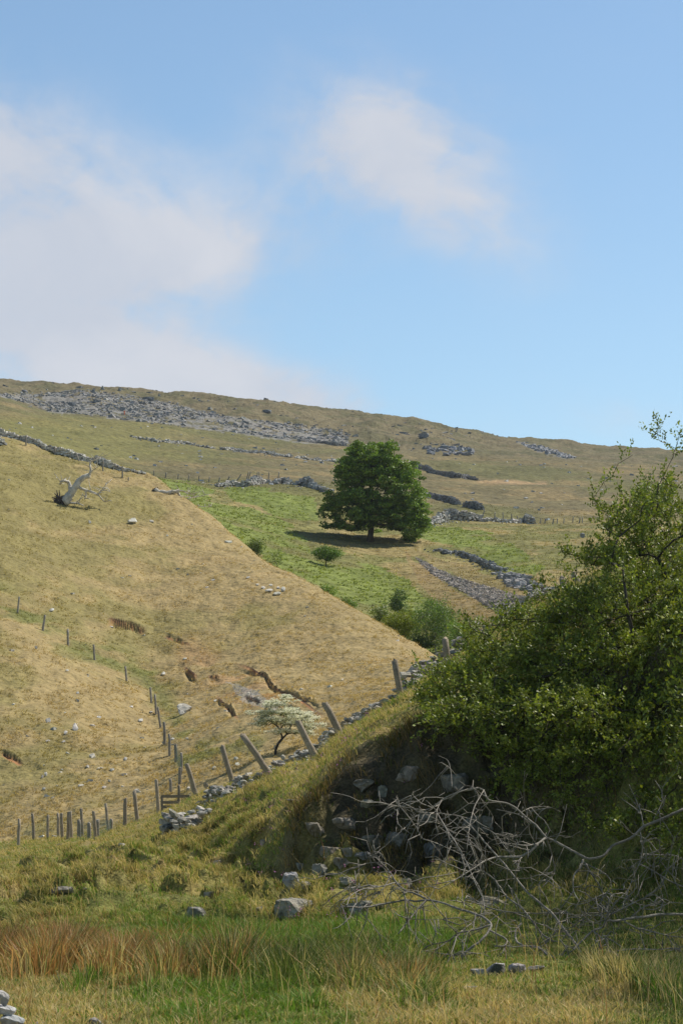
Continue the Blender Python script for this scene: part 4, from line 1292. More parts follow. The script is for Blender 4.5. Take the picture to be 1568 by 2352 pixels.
for t in tg:
    m = int(rng.integers(70, 110))
    d = rng.normal(size=(m, 3)); d /= np.linalg.norm(d, axis=1)[:, None]
    rr = rng.random(m)[:, None] ** 0.4
    sc_ = rng.uniform(0.7, 1.25)
    o = d * rr * np.array([0.72, 0.72, 0.27]) * sc_
    o[:, 2] -= 0.35 * (o[:, 0] ** 2 + o[:, 1] ** 2)
    P = t + o
    leafquads(mb, P, rng.uniform(0.17, 0.3, m), rng.uniform(0.14, 0.26, m), leafcol(m, np.array([0.13, 0.22, 0.045]) * rng.uniform(0.7, 1.25), 0.25, 0.25), 0.9, None, 0.2, 0.25)
mb.build('crown', M_FARLEAF, root)
tag(root, 'big dark green round headed tree standing alone on the green slope', 'tree')


def shrub(name, label, P, w, h, leaf, lsize, nt, nl, cat='shrub', stems=4, col=(0.12, 0.1, 0.08), flower=None, low=0.15, group=None, shape=1.0, r_tip=0.008, lean=(0, 0), clump=(0.16, 0.1), up=0.4, fl_n=0, cut=None, stempar=True, rmax=None):
    """w, h in metres; P base"""
    P = np.array(P)
    root = empty(name, tuple(P))
    d = rng.normal(size=(nt, 3)); d /= np.linalg.norm(d, axis=1)[:, None]
    rr = rng.random(nt)[:, None] ** 0.4
    T = d * rr * np.array([w / 2, w / 2 * shape, h * (1 - low) / 2]) + np.array([lean[0] * w, 0, h * (low + (1 - low) / 2)])
    T[:, 2] += 0.12 * h * (fbm(T[:, 0] / w * 4 + 5, T[:, 1] / w * 4, int(P[0] * 7) % 999, 2) - 0.5) * 2
    T = T + P
    tk = [P + np.array([0, 0, -0.15]), P + np.array([lean[0] * w * 0.15, 0, h * low * 0.5]), P + np.array([lean[0] * w * 0.5, 0, h * low])]
    if stems > 1: tk = tk[:2]
    Nn, par, tips = skeleton(tk, T, 0.15 if stems > 1 else 0.35, max(0.12, h / 8), 0.0, 0.07, 0.0)
    mb = MB(); limbs(Nn, par, r_tip, 0.45, rmax or h * 0.05, col, mb, 5, len(tk), 1.2)
    mb.build('stems' if stems > 1 else 'trunk', M_BARK, root, True)
    mb = MB(); fb = MB()
    for t in T:
        o = rng.normal(size=(nl, 3)) * np.array([clump[0], clump[0], clump[1]]) * w * 0.6
        leafquads(mb, t + o, lsize * rng.uniform(0.7, 1.3, nl), lsize * 0.6, leafcol(nl, np.array(leaf) * 1.45 * rng.uniform(0.8, 1.2), 0.25, 0.2), up)
        if flower is not None and fl_n:
            m = int(rng.poisson(fl_n))
            if m:
                o = rng.normal(size=(m, 3)) * np.array([clump[0], clump[0], clump[1] * 0.5]) * w * 0.6 + np.array([0, 0, clump[1] * w * 0.6])
                leafquads(fb, t + o, lsize * rng.uniform(0.6, 1.1, m), lsize * 0.7, leafcol(m, flower, 0.1, 0), 0.7)
    mb.build('crown' if cat == 'tree' else 'foliage', M_FARLEAF, root)
    if fb.n: fb.build('blossom', M_PETAL, root)
    return tag(root, label, cat, group)


def mw(P, px): return px / FPX * P[1]


# the white hawthorn behind the bank wall
HP = HILL.at(632, 1733)
hsz = HP[1] / FPX
root = empty('hawthorn_tree', tuple(HP))
tg = []
for (lu, lv, ru, rv, n) in ((640, 1618, 34, 10, 46), (612, 1638, 26, 9, 34), (660, 1638, 36, 10, 50), (690, 1650, 34, 10, 44), (625, 1655, 36, 9, 40), (600, 1664, 18, 8, 22), (672, 1662, 40, 9, 46), (712, 1668, 26, 9, 26), (700, 1684, 26, 6, 18), (650, 1680, 28, 7, 20), (655, 1602, 14, 6, 12)):
    for q in range(n):
        tg.append([(lu + rng.normal(0, ru * 0.55) - 632) * hsz, rng.normal(0, 0.42), (1733 - lv + rng.normal(0, rv * 0.45)) * hsz])
tg = np.array(tg) + HP
tk = [HP + np.array([x * hsz, 0, z * hsz]) for x, z in ((0, -8), (1, 10), (6, 24), (16, 36), (26, 46))]
Nn, par, tips = skeleton(tk, tg, 0.3, 0.16, 0, 0.1, 0.3)
mb = MB(); limbs(Nn, par, 0.007, 0.42, 0.1, (0.06, 0.052, 0.042), mb, 6, len(tk), 1.2); mb.build('trunk', M_BARK, root, True)
mb, fb = MB(), MB()
for t in tg:
    m = 14
    leafquads(mb, t + rng.normal(size=(m, 3)) * np.array([0.09, 0.09, 0.045]), rng.uniform(0.035, 0.06, m), 0.035, leafcol(m, (0.085, 0.13, 0.025), 0.25, 0.2), 0.4)
    m = int(rng.poisson(44))
    if m: leafquads(fb, t + rng.normal(size=(m, 3)) * np.array([0.09, 0.09, 0.025]) + np.array([0, 0, 0.05]), rng.uniform(0.04, 0.065, m), 0.05, leafcol(m, (0.86, 0.85, 0.68), 0.08, 0), 1.6)
mb.build('crown', M_FARLEAF, root); fb.build('blossom', M_PETAL, root)
tag(root, 'small wind-bent hawthorn covered in white blossom behind the tumbled wall', 'tree')

# gully and slope shrubs
P = MOOR.at(748, 1300)
shrub('hawthorn_tree', 'small dark green flat topped tree below the big tree on the bracken slope', P, mw(P, 68), mw(P, 45), (0.06, 0.11, 0.02), 0.13, 150, 34, 'tree', 1, low=0.3, clump=(0.12, 0.07), lean=(0.05, 0))
P = MOOR.at(915, 1425)
shrub('rowan_tree', 'slender blue green young tree, left one in the gully', P, mw(P, 42), mw(P, 70), (0.06, 0.105, 0.035), 0.13, 80, 30, 'tree', 1, low=0.1)
P = MOOR.at(1000, 1500)
shrub('ash_tree', 'airy light green young tree with pale stems in the gully', P, mw(P, 110), mw(P, 130), (0.085, 0.14, 0.035), 0.13, 240, 30, 'tree', 4, (0.35, 0.33, 0.3), low=0.1, clump=(0.09, 0.08))
P = MOOR.at(925, 1472)
shrub('gorse_bush', 'dense rounded yellow green bush in the gully, beside the brow of the tan hill', P, mw(P, 96), mw(P, 66), (0.115, 0.15, 0.012), 0.1, 260, 44, 'bush', 5, low=0.05, clump=(0.09, 0.07))
P = MOOR.at(873, 1440)
shrub('elder_bush', 'pale flowering bush at the left end of the gully trees', P, mw(P, 44), mw(P, 52), (0.085, 0.13, 0.03), 0.12, 70, 26, 'bush', 4, flower=(0.7, 0.68, 0.5), fl_n=3)
P = MOOR.at(1062, 1500)
shrub('hazel_bush', 'bright green bush between the gully tree and the willow', P, mw(P, 70), mw(P, 80), (0.09, 0.16, 0.03), 0.12, 110, 30, 'bush', 4, low=0.05)
P = MOOR.at(960, 1500)
shrub('hazel_bush', 'low dark bush at the foot of the pale stemmed gully tree', P, mw(P, 60), mw(P, 40), (0.05, 0.09, 0.02), 0.12, 80, 30, 'bush', 4, low=0.05)
P = MOOR.at(586, 1280)
shrub('bramble_bush', 'round grey green bush on the brow where tan hill meets bracken', P, mw(P, 44), mw(P, 46), (0.085, 0.125, 0.035), 0.13, 90, 30, 'bush', 4, low=0.05, flower=(0.5, 0.5, 0.35), fl_n=1)
P = MOOR.at(635, 1305)
shrub('young_sapling', 'thin straggly bush right of the round grey green brow bush', P, mw(P, 50), mw(P, 52), (0.11, 0.165, 0.035), 0.12, 44, 12, 'bush', 4, low=0.05)
for lab, u, v, w, h in (('low green bush on the brow, under the small flat topped tree', 750, 1378, 46, 34), ('low green bush on the brow, further down towards the gully', 800, 1400, 40, 26), ('tiny green bush high on the brow edge, near the fallen trunk', 455, 1196, 30, 20), ('small green bush on the brow between the fallen trunk and the round bush', 500, 1222, 34, 16)):
    P = MOOR.at(u, v)
    shrub('brow_bush', lab, P, mw(P, w), mw(P, h), (0.095, 0.155, 0.03), 0.13, 46, 26, 'bush', 4, low=0.05)


# uprooted trees on the left hillside
def poly_limb(mb, pts, r0, r1, col, Yf, sub=4, jit=0.12, sides=7):
    P = np.array([unproj(u, v, Yf(u, v)) for u, v in pts])
    t = np.arange(len(P)); q = np.linspace(0, len(P) - 1, (len(P) - 1) * sub + 1)
    Q = np.stack([np.interp(q, t, P[:, i]) for i in range(3)], 1)
    if sub > 1 and len(P) > 2:
        k = np.array([0.25, 0.5, 0.25])
        for _ in range(2):
            R_ = Q.copy()
            R_[1:-1] = 0.25 * Q[:-2] + 0.5 * Q[1:-1] + 0.25 * Q[2:]
            Q = R_
    rr = np.linspace(r0, r1, len(Q)) * rng.uniform(0.9, 1.1, len(Q))
    Q = Q + rng.normal(0, 1, Q.shape) * (rr * jit)[:, None]
    add_tube(mb, Q, rr, sides, col)
    return Q


def uprooted(name, label, base_uv, trunkp, branches, roots, rk, roottip=None, col=(0.52, 0.47, 0.39)):
    B = HILL.at(*base_uv)
    root = empty(name, tuple(B))
    Yf = lambda u, v: B[1] + 0.02 * (u - base_uv[0]) * B[1] / FPX * 8
    s = B[1] / FPX
    mb = MB()
    poly_limb(mb, d1(trunkp[0]), trunkp[1] * s, trunkp[2] * s, col, Yf, 4, 0.12, 10)
    mb.build('trunk', M_DEAD, root, True)
    for pts, a, b in branches:
        mb = MB(); Q = poly_limb(mb, d1(pts), a * s, b * s, col, lambda u, v: Yf(u, v) + rng.normal(0, 0.25), 4, 0.18, 7)
        for _ in range(7):
            k = rng.integers(len(Q) // 4, len(Q)); L = rng.uniform(0.3, 1.3)
            dd = rng.normal(size=3); dd[2] = abs(dd[2]) * 0.7; dd /= np.linalg.norm(dd)
            add_tube(mb, np.array([Q[k], Q[k] + dd * L * 0.5, Q[k] + dd * L + rng.normal(0, 0.08, 3)]), np.array([0.04, 0.03, 0.012]), 5, col)
        mb.build('branch', M_DEAD, root, True)
    mb = MB()
    (ru, rv), = d1([roots])
    c = unproj(ru, rv, B[1])
    for _ in range(34):
        dd = rng.normal(size=3); dd /= np.linalg.norm(dd)
        dd *= np.array(rk)
        L = rng.uniform(0.5, 1.0)
        add_tube(mb, np.array([c + dd * 0.1, c + dd * 0.5 * L + rng.normal(0, 0.1, 3), c + dd * L + rng.normal(0, 0.15, 3)]), np.array([0.15, 0.09, 0.03]), 5, np.array([0.085, 0.065, 0.05]) * rng.uniform(0.7, 1.6))
    V, F = rock_shape(rng, 3, 14, 0.3)
    mb.add(V * np.array(rk) * 0.55 + c, F, (0.09, 0.065, 0.048))
    mb.build('root_plate', M_DEAD, root)
    return tag(root, label, 'dead tree')


uprooted('uprooted_tree', 'bleached uprooted tree with dark root plate and raised bare limbs, left one', (165, 1162), ([(290, 625), (310, 600), (335, 560), (365, 522), (402, 503)], 11, 5.5),
         [([(400, 508), (408, 485), (402, 450), (425, 437), (460, 424)], 3.4, 1.0), ([(318, 580), (316, 550), (300, 532), (280, 530), (270, 546)], 5, 2.5), 
          ([(350, 562), (400, 576), (440, 590), (470, 626)], 3.6, 1.2), ([(440, 590), (462, 570), (495, 578)], 2, 0.7), ([(460, 570), (480, 543)], 1.4, 0.6), ([(310, 630), (345, 630), (376, 641)], 3, 1.2), ([(385, 575), (388, 600), (380, 612)], 2.5, 1.2), ([(400, 505), (420, 480), (440, 470)], 1.6, 0.6)],
         (268, 618), (1.05, 0.7, 0.8))
uprooted('uprooted_tree', 'bleached fallen trunk with bare branches on the brow, right one', (385, 1134), ([(695, 575), (720, 582), (770, 582), (800, 578)], 5.5, 4.5),
         [([(770, 578), (800, 573), (838, 580)], 3, 1), ([(800, 585), (820, 622), (862, 642)], 3, 1.4), ([(838, 612), (880, 603), (918, 594)], 1.6, 0.6), ([(850, 575), (835, 590), (870, 590)], 1.4, 0.6), ([(860, 640), (900, 645), (935, 648)], 1.2, 0.5), ([(760, 590), (768, 606)], 2.5, 2)],
         (692, 578), (0.45, 0.5, 0.45))


# ------------------------------------------------------------------ the willow bush on the right
WY = 34.0
WB = unproj(1475, 1990, 34.4); WB[2] = GROUND.z(WB[0], WB[1])
WB2 = unproj(1620, 2060, 33.0); WB2[2] = GROUND.z(WB2[0], WB2[1])
w_lobes = [(1512, 1140, 50, 60, 35, 20), (1475, 1190, 80, 70, 34.5, 36), (1430, 1290, 80, 80, 34.5, 42), (1530, 1270, 90, 130, 35.5, 60), (1400, 1190, 36, 30, 34, 8), (1380, 1290, 56, 26, 34, 12), (1440, 1400, 130, 80, 34, 84),
           (1330, 1400, 90, 50, 34.5, 44), (1560, 1420, 110, 120, 34.5, 64), (1240, 1440, 80, 44, 35, 36), (1290, 1520, 120, 70, 34.2, 72), (1130, 1500, 70, 44, 35.4, 30), (1430, 1530, 140, 80, 33.6, 84), (1190, 1560, 110, 60, 34.6, 58),
           (1060, 1570, 80, 46, 35.2, 36), (1000, 1600, 40, 42, 35.2, 18), (1560, 1590, 110, 90, 33.4, 56), (1120, 1640, 100, 56, 34.6, 50), (1260, 1640, 110, 60, 33.6, 62), (1390, 1650, 120, 70, 33, 66), (1010, 1670, 34, 36, 35, 12),
           (1170, 1710, 90, 44, 34.4, 36), (1320, 1740, 120, 50, 33.4, 56), (1480, 1720, 110, 70, 32.6, 54), (1580, 1740, 80, 80, 32.4, 34), (1240, 1790, 90, 40, 33.8, 34), (1360, 1830, 90, 50, 33, 36), (1500, 1830, 60, 40, 32.5, 10),
           (1300, 1870, 50, 30, 33.2, 12), (1080, 1460, 24, 40, 35.4, 9), (1155, 1420, 20, 36, 35.2, 7), (1330, 1280, 30, 16, 34.4, 6), (1700, 1350, 120, 220, 35, 90), (1720, 1600, 110, 160, 33.5, 80), (1820, 1250, 160, 260, 35, 120), (1900, 1600, 160, 220, 33.5, 110), (1660, 1180, 90, 120, 35.2, 40), (1750, 1850, 160, 140, 32, 80), (1620, 1880, 90, 90, 32, 40),
           (1450, 1760, 110, 70, 34, 40), (1150, 1780, 70, 44, 35, 26), (1420, 1910, 90, 50, 33.4, 26), (1540, 1940, 80, 70, 32.8, 30), (1100, 1720, 60, 36, 35.4, 20), (1030, 1640, 50, 40, 35.6, 16),
           (1180, 1500, 110, 90, 39.5, 50), (1290, 1420, 110, 100, 40.5, 50), (1400, 1380, 130, 130, 41, 60), (1540, 1330, 130, 170, 42, 70), (1120, 1590, 110, 70, 39, 44), (1050, 1600, 70, 60, 40, 26), (1300, 1560, 150, 100, 39, 56), (1480, 1560, 150, 120, 39, 56), (1700, 1350, 130, 200, 42, 60),
           (1530, 1920, 70, 90, 31.4, 30), (1590, 2040, 60, 90, 30.6, 20), (1400, 1910, 70, 50, 32.4, 24)]
spr = [(1510, 975), (1508, 995), (1513, 1012), (1452, 1045), (1550, 1030), (1558, 1005), (1385, 1108), (1365, 1140), (1295, 1275), (1345, 1245), (1405, 1095), (1420, 1120), (1240, 1335), (1078, 1425), (1095, 1440), (960, 1540), (950, 1570)]
tg, lob = [], []
for li, (lu, lv, ru, rv, Yc, n) in enumerate(w_lobes):
    n = int(n * ((1.5 if lv < 1450 else 1.7 if lv < 1640 else 1.15) if lu < 1620 and Yc < 38 else 1.0))
    for q in range(n):
        d = rng.normal(size=3); d /= np.linalg.norm(d); r_ = rng.random() ** 0.35
        Yq = Yc + 1.6 * (lv < 1640) + 0.35 * (1640 <= lv < 1900) + d[1] * r_ * (0.5 + 0.010 * min(ru, rv) + 0.25)
        tg.append(unproj(lu + d[0] * ru * r_, lv + d[2] * rv * r_, Yq))
for u, v in spr:
    tg.append(unproj(u, v, 36.2))
tg = np.array(tg)
gz = np.array([GROUND.z(a, b) for a, b in tg[:, :2]])
tg[:, 2] = np.maximum(tg[:, 2], gz + 0.25)
root = empty('willow_bush', tuple(WB))
tk = [WB + np.array([0, 0, -0.2]), WB + np.array([-0.05, 0, 0.35]), WB + np.array([-0.15, 0.05, 0.8]), WB + np.array([-0.2, 0.1, 1.3])]
Nn, par, tips = skeleton(tk, tg, 0.22, 0.28, 0.03, 0.09, 0.3)
mb = MB(); limbs(Nn, par, 0.0042, 0.43, 0.11, (0.07, 0.062, 0.05), mb, 5, len(tk), 1.3)
mb.build('branches', M_BARK, root, True)
mb = MB()
for nd, ti in tips:
    t = Nn[nd]; p1 = Nn[par[nd]]; p2 = Nn[par[par[nd]]] if par[par[nd]] >= 0 else p1
    # several short twigs at each branch end, leaves close along them
    for w in range(4):
        dirv = (t - p2); dirv /= np.linalg.norm(dirv) + 1e-9
        dirv = dirv + rng.normal(0, 0.55, 3) + np.array([0, 0, 0.55]); dirv /= np.linalg.norm(dirv)
        L = rng.uniform(0.14, 0.36)
        s0 = p1 + (t - p1) * rng.random()
        e0 = s0 + dirv * L

        m = int(rng.integers(10, 17))
        f = np.linspace(0.15, 1.0, m)[:, None]
        P = s0 + (e0 - s0) * f + rng.normal(0, 0.014, (m, 3))
        ax = dirv * 0.75 + rng.normal(0, 0.65, (m, 3))
        axn = ax / np.linalg.norm(ax, axis=1)[:, None]
        base = np.array([0.158, 0.215, 0.044]) * rng.uniform(0.6, 1.35)
        leafquads(mb, P + axn * 0.02, rng.uniform(0.04, 0.068, m), rng.uniform(0.022, 0.035, m), leafcol(m, base, 0.25, 0.3), 0.25, axn, 0.3)
mb.build('foliage', M_LEAF, root)
# fine shoots inside
mb = MB()
for nd, ti in tips[::2]:
    t = Nn[nd]
    dirv = rng.normal(0, 0.5, 3) + np.array([0, 0, 0.6]); L = rng.uniform(0.15, 0.45)
    dirv /= np.linalg.norm(dirv)
    add_tube(mb, np.array([t - dirv * L * 0.6, t, t + dirv * L * 0.5]), np.array([0.004, 0.0035, 0.002]), 3, (0.16, 0.13, 0.085))
mb.build('twigs', M_BARK, root)
tag(root, 'large glossy leaved willow bush filling the right side of the bank', 'bush')

# the thicket goes on beyond the right edge of the view
B3 = np.array([6.3, 28.5, 0.0]); B3[2] = GROUND.z(B3[0], B3[1])
root = empty('willow_thicket', tuple(B3))
tg = []
for cx, cy, cz, rx, ry, rz, n in ((5.6, 29.5, 2.2, 1.5, 2.4, 2.0, 170), (7.4, 28, 2.8, 2.2, 2.6, 2.8, 240), (6.2, 25.5, 1.6, 1.7, 2.0, 1.9, 150), (8.6, 25, 2.6, 2.4, 2.4, 2.6, 200), (6.6, 31.5, 2.6, 2.2, 2.0, 2.4, 170), (7.6, 22.5, 1.6, 2.2, 2.0, 2.0, 150), (5.4, 21.2, 1.3, 1.3, 2.4, 1.9, 170), (5.5, 18.6, 1.0, 1.4, 1.8, 1.6, 120),
                                 (4.75, 30.0, 0.8, 0.8, 1.2, 1.0, 40)):
    d = rng.normal(size=(n, 3)); d /= np.linalg.norm(d, axis=1)[:, None]
    tg.append(np.array([cx, cy, cz]) + d * rng.random((n, 1)) ** 0.4 * np.array([rx, ry, rz]))
tg = np.concatenate(tg)
tg[:, 2] = np.maximum(tg[:, 2], np.array([GROUND.z(a, b) for a, b in tg[:, :2]]) + 0.2)
Nn, par, tips = skeleton([B3 + np.array([0, 0, -0.2]), B3 + np.array([0, 0, 0.5]), B3 + np.array([-0.1, 0, 1.1])], tg, 0.22, 0.4, 0.03, 0.09, 0.3)
mb = MB(); limbs(Nn, par, 0.006, 0.43, 0.13, (0.07, 0.062, 0.05), mb, 5, 3, 1.3)
mb.build('branches', M_BARK, root, True)
mb = MB()
for t in tg:
    m = 46
    leafquads(mb, t + rng.normal(size=(m, 3)) * 0.26, rng.uniform(0.06, 0.1, m), rng.uniform(0.035, 0.055, m), leafcol(m, np.array([0.15, 0.2, 0.035]) * rng.uniform(0.7, 1.25), 0.25, 0.3), 0.3)
mb.build('foliage', M_LEAF, root)
tag(root, 'dark willow foliage hanging in at the right edge of the photo beside the dead boughs', 'bush')

# ------------------------------------------------------------------ dead fallen branches in front of it
DB = (0.23, 0.205, 0.17)
limbsets = [
    ('dead_branch', 'bleached dead limb arching highest in front of the willow, with drooping bare side branches', 0.0,
     ([(1568, 480), (1480, 520), (1390, 555), (1340, 610), (1250, 640), (1225, 685), (1150, 700), (1100, 670), (1060, 650), (1000, 615), (965, 605), (935, 560), (880, 515), (830, 470), (790, 450), (730, 445), (705, 430), (695, 395), (670, 385)], 9, 4.5),
     [([(965, 605), (930, 632), (880, 640), (830, 632), (770, 628)], 8, 2.5), ([(930, 632), (905, 660), (860, 690), (770, 688), (740, 690), (690, 710), (640, 745), (600, 770), (560, 795), (500, 830)], 9, 2),
      ([(670, 385), (630, 395), (590, 400), (520, 430), (480, 465), (430, 490), (380, 525), (350, 560)], 6, 2), ([(430, 490), (390, 475), (325, 468), (225, 450), (200, 440)], 4, 1.8), ([(330, 468), (318, 450), (306, 440)], 3, 1.2), ([(330, 468), (300, 490), (288, 505)], 3, 1.2),
      ([(490, 495), (510, 530), (540, 580), (570, 620), (600, 680), (625, 720), (650, 790), (680, 850), (700, 880)], 4, 2), ([(695, 395), (650, 470), (630, 560), (620, 660)], 4, 1.5), ([(720, 440), (680, 500), (665, 580)], 3, 1.4),
      ([(1130, 700), (1120, 730), (1085, 770), (1085, 840), (1110, 880)], 7, 2.5), ([(1140, 720), (1170, 770), (1200, 810), (1220, 860)], 7, 2.5), ([(965, 605), (985, 650), (1000, 710), (1010, 760), (940, 830)], 5, 1.5), ([(750, 480), (850, 500), (900, 540)], 3, 1.3),
      ([(1395, 560), (1380, 480), (1330, 370)], 4, 1.5), ([(860, 690), (840, 710), (852, 750)], 4, 1.5), ([(410, 500), (400, 570), (430, 610)], 2.5, 1), ([(510, 530), (500, 560), (495, 572)], 2, 1), ([(1450, 505), (1470, 460), (1490, 420)], 3, 1.2), ([(660, 400), (650, 380), (612, 375)], 3, 1.2), ([(510, 440), (490, 480), (470, 500)], 3, 1.2), ([(845, 500), (900, 470), (980, 465), (1030, 490)], 3, 1.2)]),
    ('dead_branch', 'straight dead bough slanting down through the tangle from upper left to lower right', 0.5,
     ([(590, 510), (640, 555), (680, 600), (720, 650), (760, 690), (800, 740), (850, 800), (880, 840), (940, 890), (1000, 940), (1040, 1000), (1090, 1060), (1120, 1110)], 4, 8),
     [([(545, 695), (600, 715), (640, 740), (690, 750), (740, 785), (770, 830), (800, 870), (860, 910), (900, 960), (950, 1030), (1000, 1060)], 4, 6), ([(620, 860), (660, 880), (720, 915), (800, 930), (870, 935), (970, 935)], 5, 3), ([(690, 560), (740, 580), (790, 650), (830, 700), (850, 750)], 3, 1.5),
      ([(860, 980), (830, 1010), (835, 1060), (870, 1080), (920, 1080), (960, 1100), (990, 1150)], 5, 7), ([(680, 600), (640, 610), (520, 610)], 2.5, 1.2), ([(550, 640), (530, 690), (525, 720)], 4, 2), ([(740, 600), (820, 590), (900, 590)], 2.5, 1), ([(800, 740), (790, 800), (830, 850)], 3, 1.2), ([(1000, 940), (1060, 920), (1060, 960), (1030, 990)], 3, 1.5), ([(880, 840), (950, 800), (1010, 760)], 3, 1.2), ([(1040, 1000), (1000, 1010), (960, 990)], 3, 1)]),
    ('dead_branch', 'low dead bough reaching left over the grass, its twigs fanned out at the left end', -0.5,
     ([(70, 905), (170, 912), (280, 890), (360, 875), (400, 885), (445, 875), (520, 890), (580, 915), (650, 935), (700, 955), (730, 985), (720, 1010), (690, 1050), (620, 1100), (560, 1160), (540, 1200)], 4.5, 8),
     [([(445, 875), (410, 910), (370, 960), (320, 1025)], 6, 3), ([(440, 870), (400, 850), (345, 835), (310, 800), (290, 765)], 7, 4), ([(290, 765), (265, 730), (235, 712), (180, 715), (135, 755)], 4, 1.8), ([(310, 800), (240, 820), (170, 825), (120, 850), (70, 895)], 4.5, 1.6),
      ([(290, 765), (260, 820), (235, 850), (190, 890)], 4, 1.6), ([(730, 985), (650, 1010), (580, 1020), (540, 1060), (450, 1075), (410, 1110)], 6, 2), ([(170, 825), (150, 815), (115, 808)], 2, 1), ([(235, 830), (190, 830), (120, 880)], 3, 1.2), ([(660, 935), (655, 970), (600, 1010)], 5, 2), ([(200, 690), (215, 670), (205, 655)], 1.8, 1), ([(235, 712), (240, 690), (180, 690)], 2, 1),
      ([(345, 835), (350, 870), (380, 920)], 4, 2), ([(370, 960), (460, 965), (530, 960)], 2.5, 1), ([(720, 1010), (800, 1050), (790, 1080), (740, 1080)], 6, 3), ([(600, 1110), (540, 1130), (490, 1120), (500, 1160)], 4, 2), ([(620, 860), (600, 900), (600, 830)], 4, 2), ([(560, 1160), (520, 1200), (420, 1230)], 5, 2), ([(540, 1180), (480, 1190), (400, 1160), (380, 1175)], 3, 1.2), ([(580, 1020), (560, 1090), (540, 1140)], 4, 2)]),
    ('dead_branch', 'tangled dead boughs low down on the right, under the dark of the willow', 0.2,
     ([(1568, 940), (1480, 938), (1400, 950), (1320, 960), (1270, 970), (1230, 965), (1215, 1000), (1170, 1010), (1120, 1060), (1080, 1100)], 8, 5),
     [([(1230, 1040), (1240, 1100), (1210, 1140), (1180, 1160)], 7, 6), ([(1240, 1100), (1280, 1115), (1300, 1140)], 6, 3), ([(1395, 675), (1470, 680), (1530, 680), (1568, 700)], 4, 3), ([(1375, 720), (1430, 745), (1500, 790), (1568, 820)], 4, 3), ([(1280, 1100), (1350, 1090), (1450, 1095), (1550, 1085), (1555, 1105)], 5, 3),
      ([(1310, 970), (1360, 1000), (1420, 1010), (1500, 1035), (1568, 1040)], 5, 3), ([(1250, 940), (1300, 915), (1380, 875), (1440, 850), (1460, 865)], 5, 2), ([(1215, 1000), (1240, 940), (1250, 920)], 5, 3), ([(1230, 965), (1180, 905), (1230, 900)], 3, 1.5), ([(1395, 675), (1350, 770), (1330, 830), (1290, 870)], 4, 2),
      ([(1170, 1010), (1220, 1050), (1235, 1040)], 4, 2), ([(1250, 940), (1200, 900), (1140, 850)], 3, 1.5), ([(1330, 830), (1240, 830), (1220, 860)], 3, 1.5), ([(1430, 745), (1440, 700), (1480, 670)], 3, 1.2), ([(1500, 790), (1540, 810), (1520, 770)], 2.5, 1), ([(1300, 915), (1310, 870), (1340, 860)], 3, 1.2), ([(1080, 1100), (1030, 1140), (1000, 1150)], 4, 2), ([(1240, 1100), (1230, 1170), (1200, 1200)], 4, 2), ([(1380, 580), (1390, 640), (1380, 700)], 3, 2),
      ([(1210, 985), (1130, 960), (1060, 930)], 3, 1.2), ([(1330, 960), (1400, 900), (1480, 880)], 3, 1.2), ([(1100, 1090), (1050, 1080), (1020, 1040)], 3, 1.2)]),
    ('dead_branch', 'thin upright dead twig standing above the arching limb', 0.8, ([(555, 385), (552, 320), (540, 262), (495, 245)], 2.6, 1.6), [([(545, 300), (530, 285)], 1.5, 0.8)]),
]
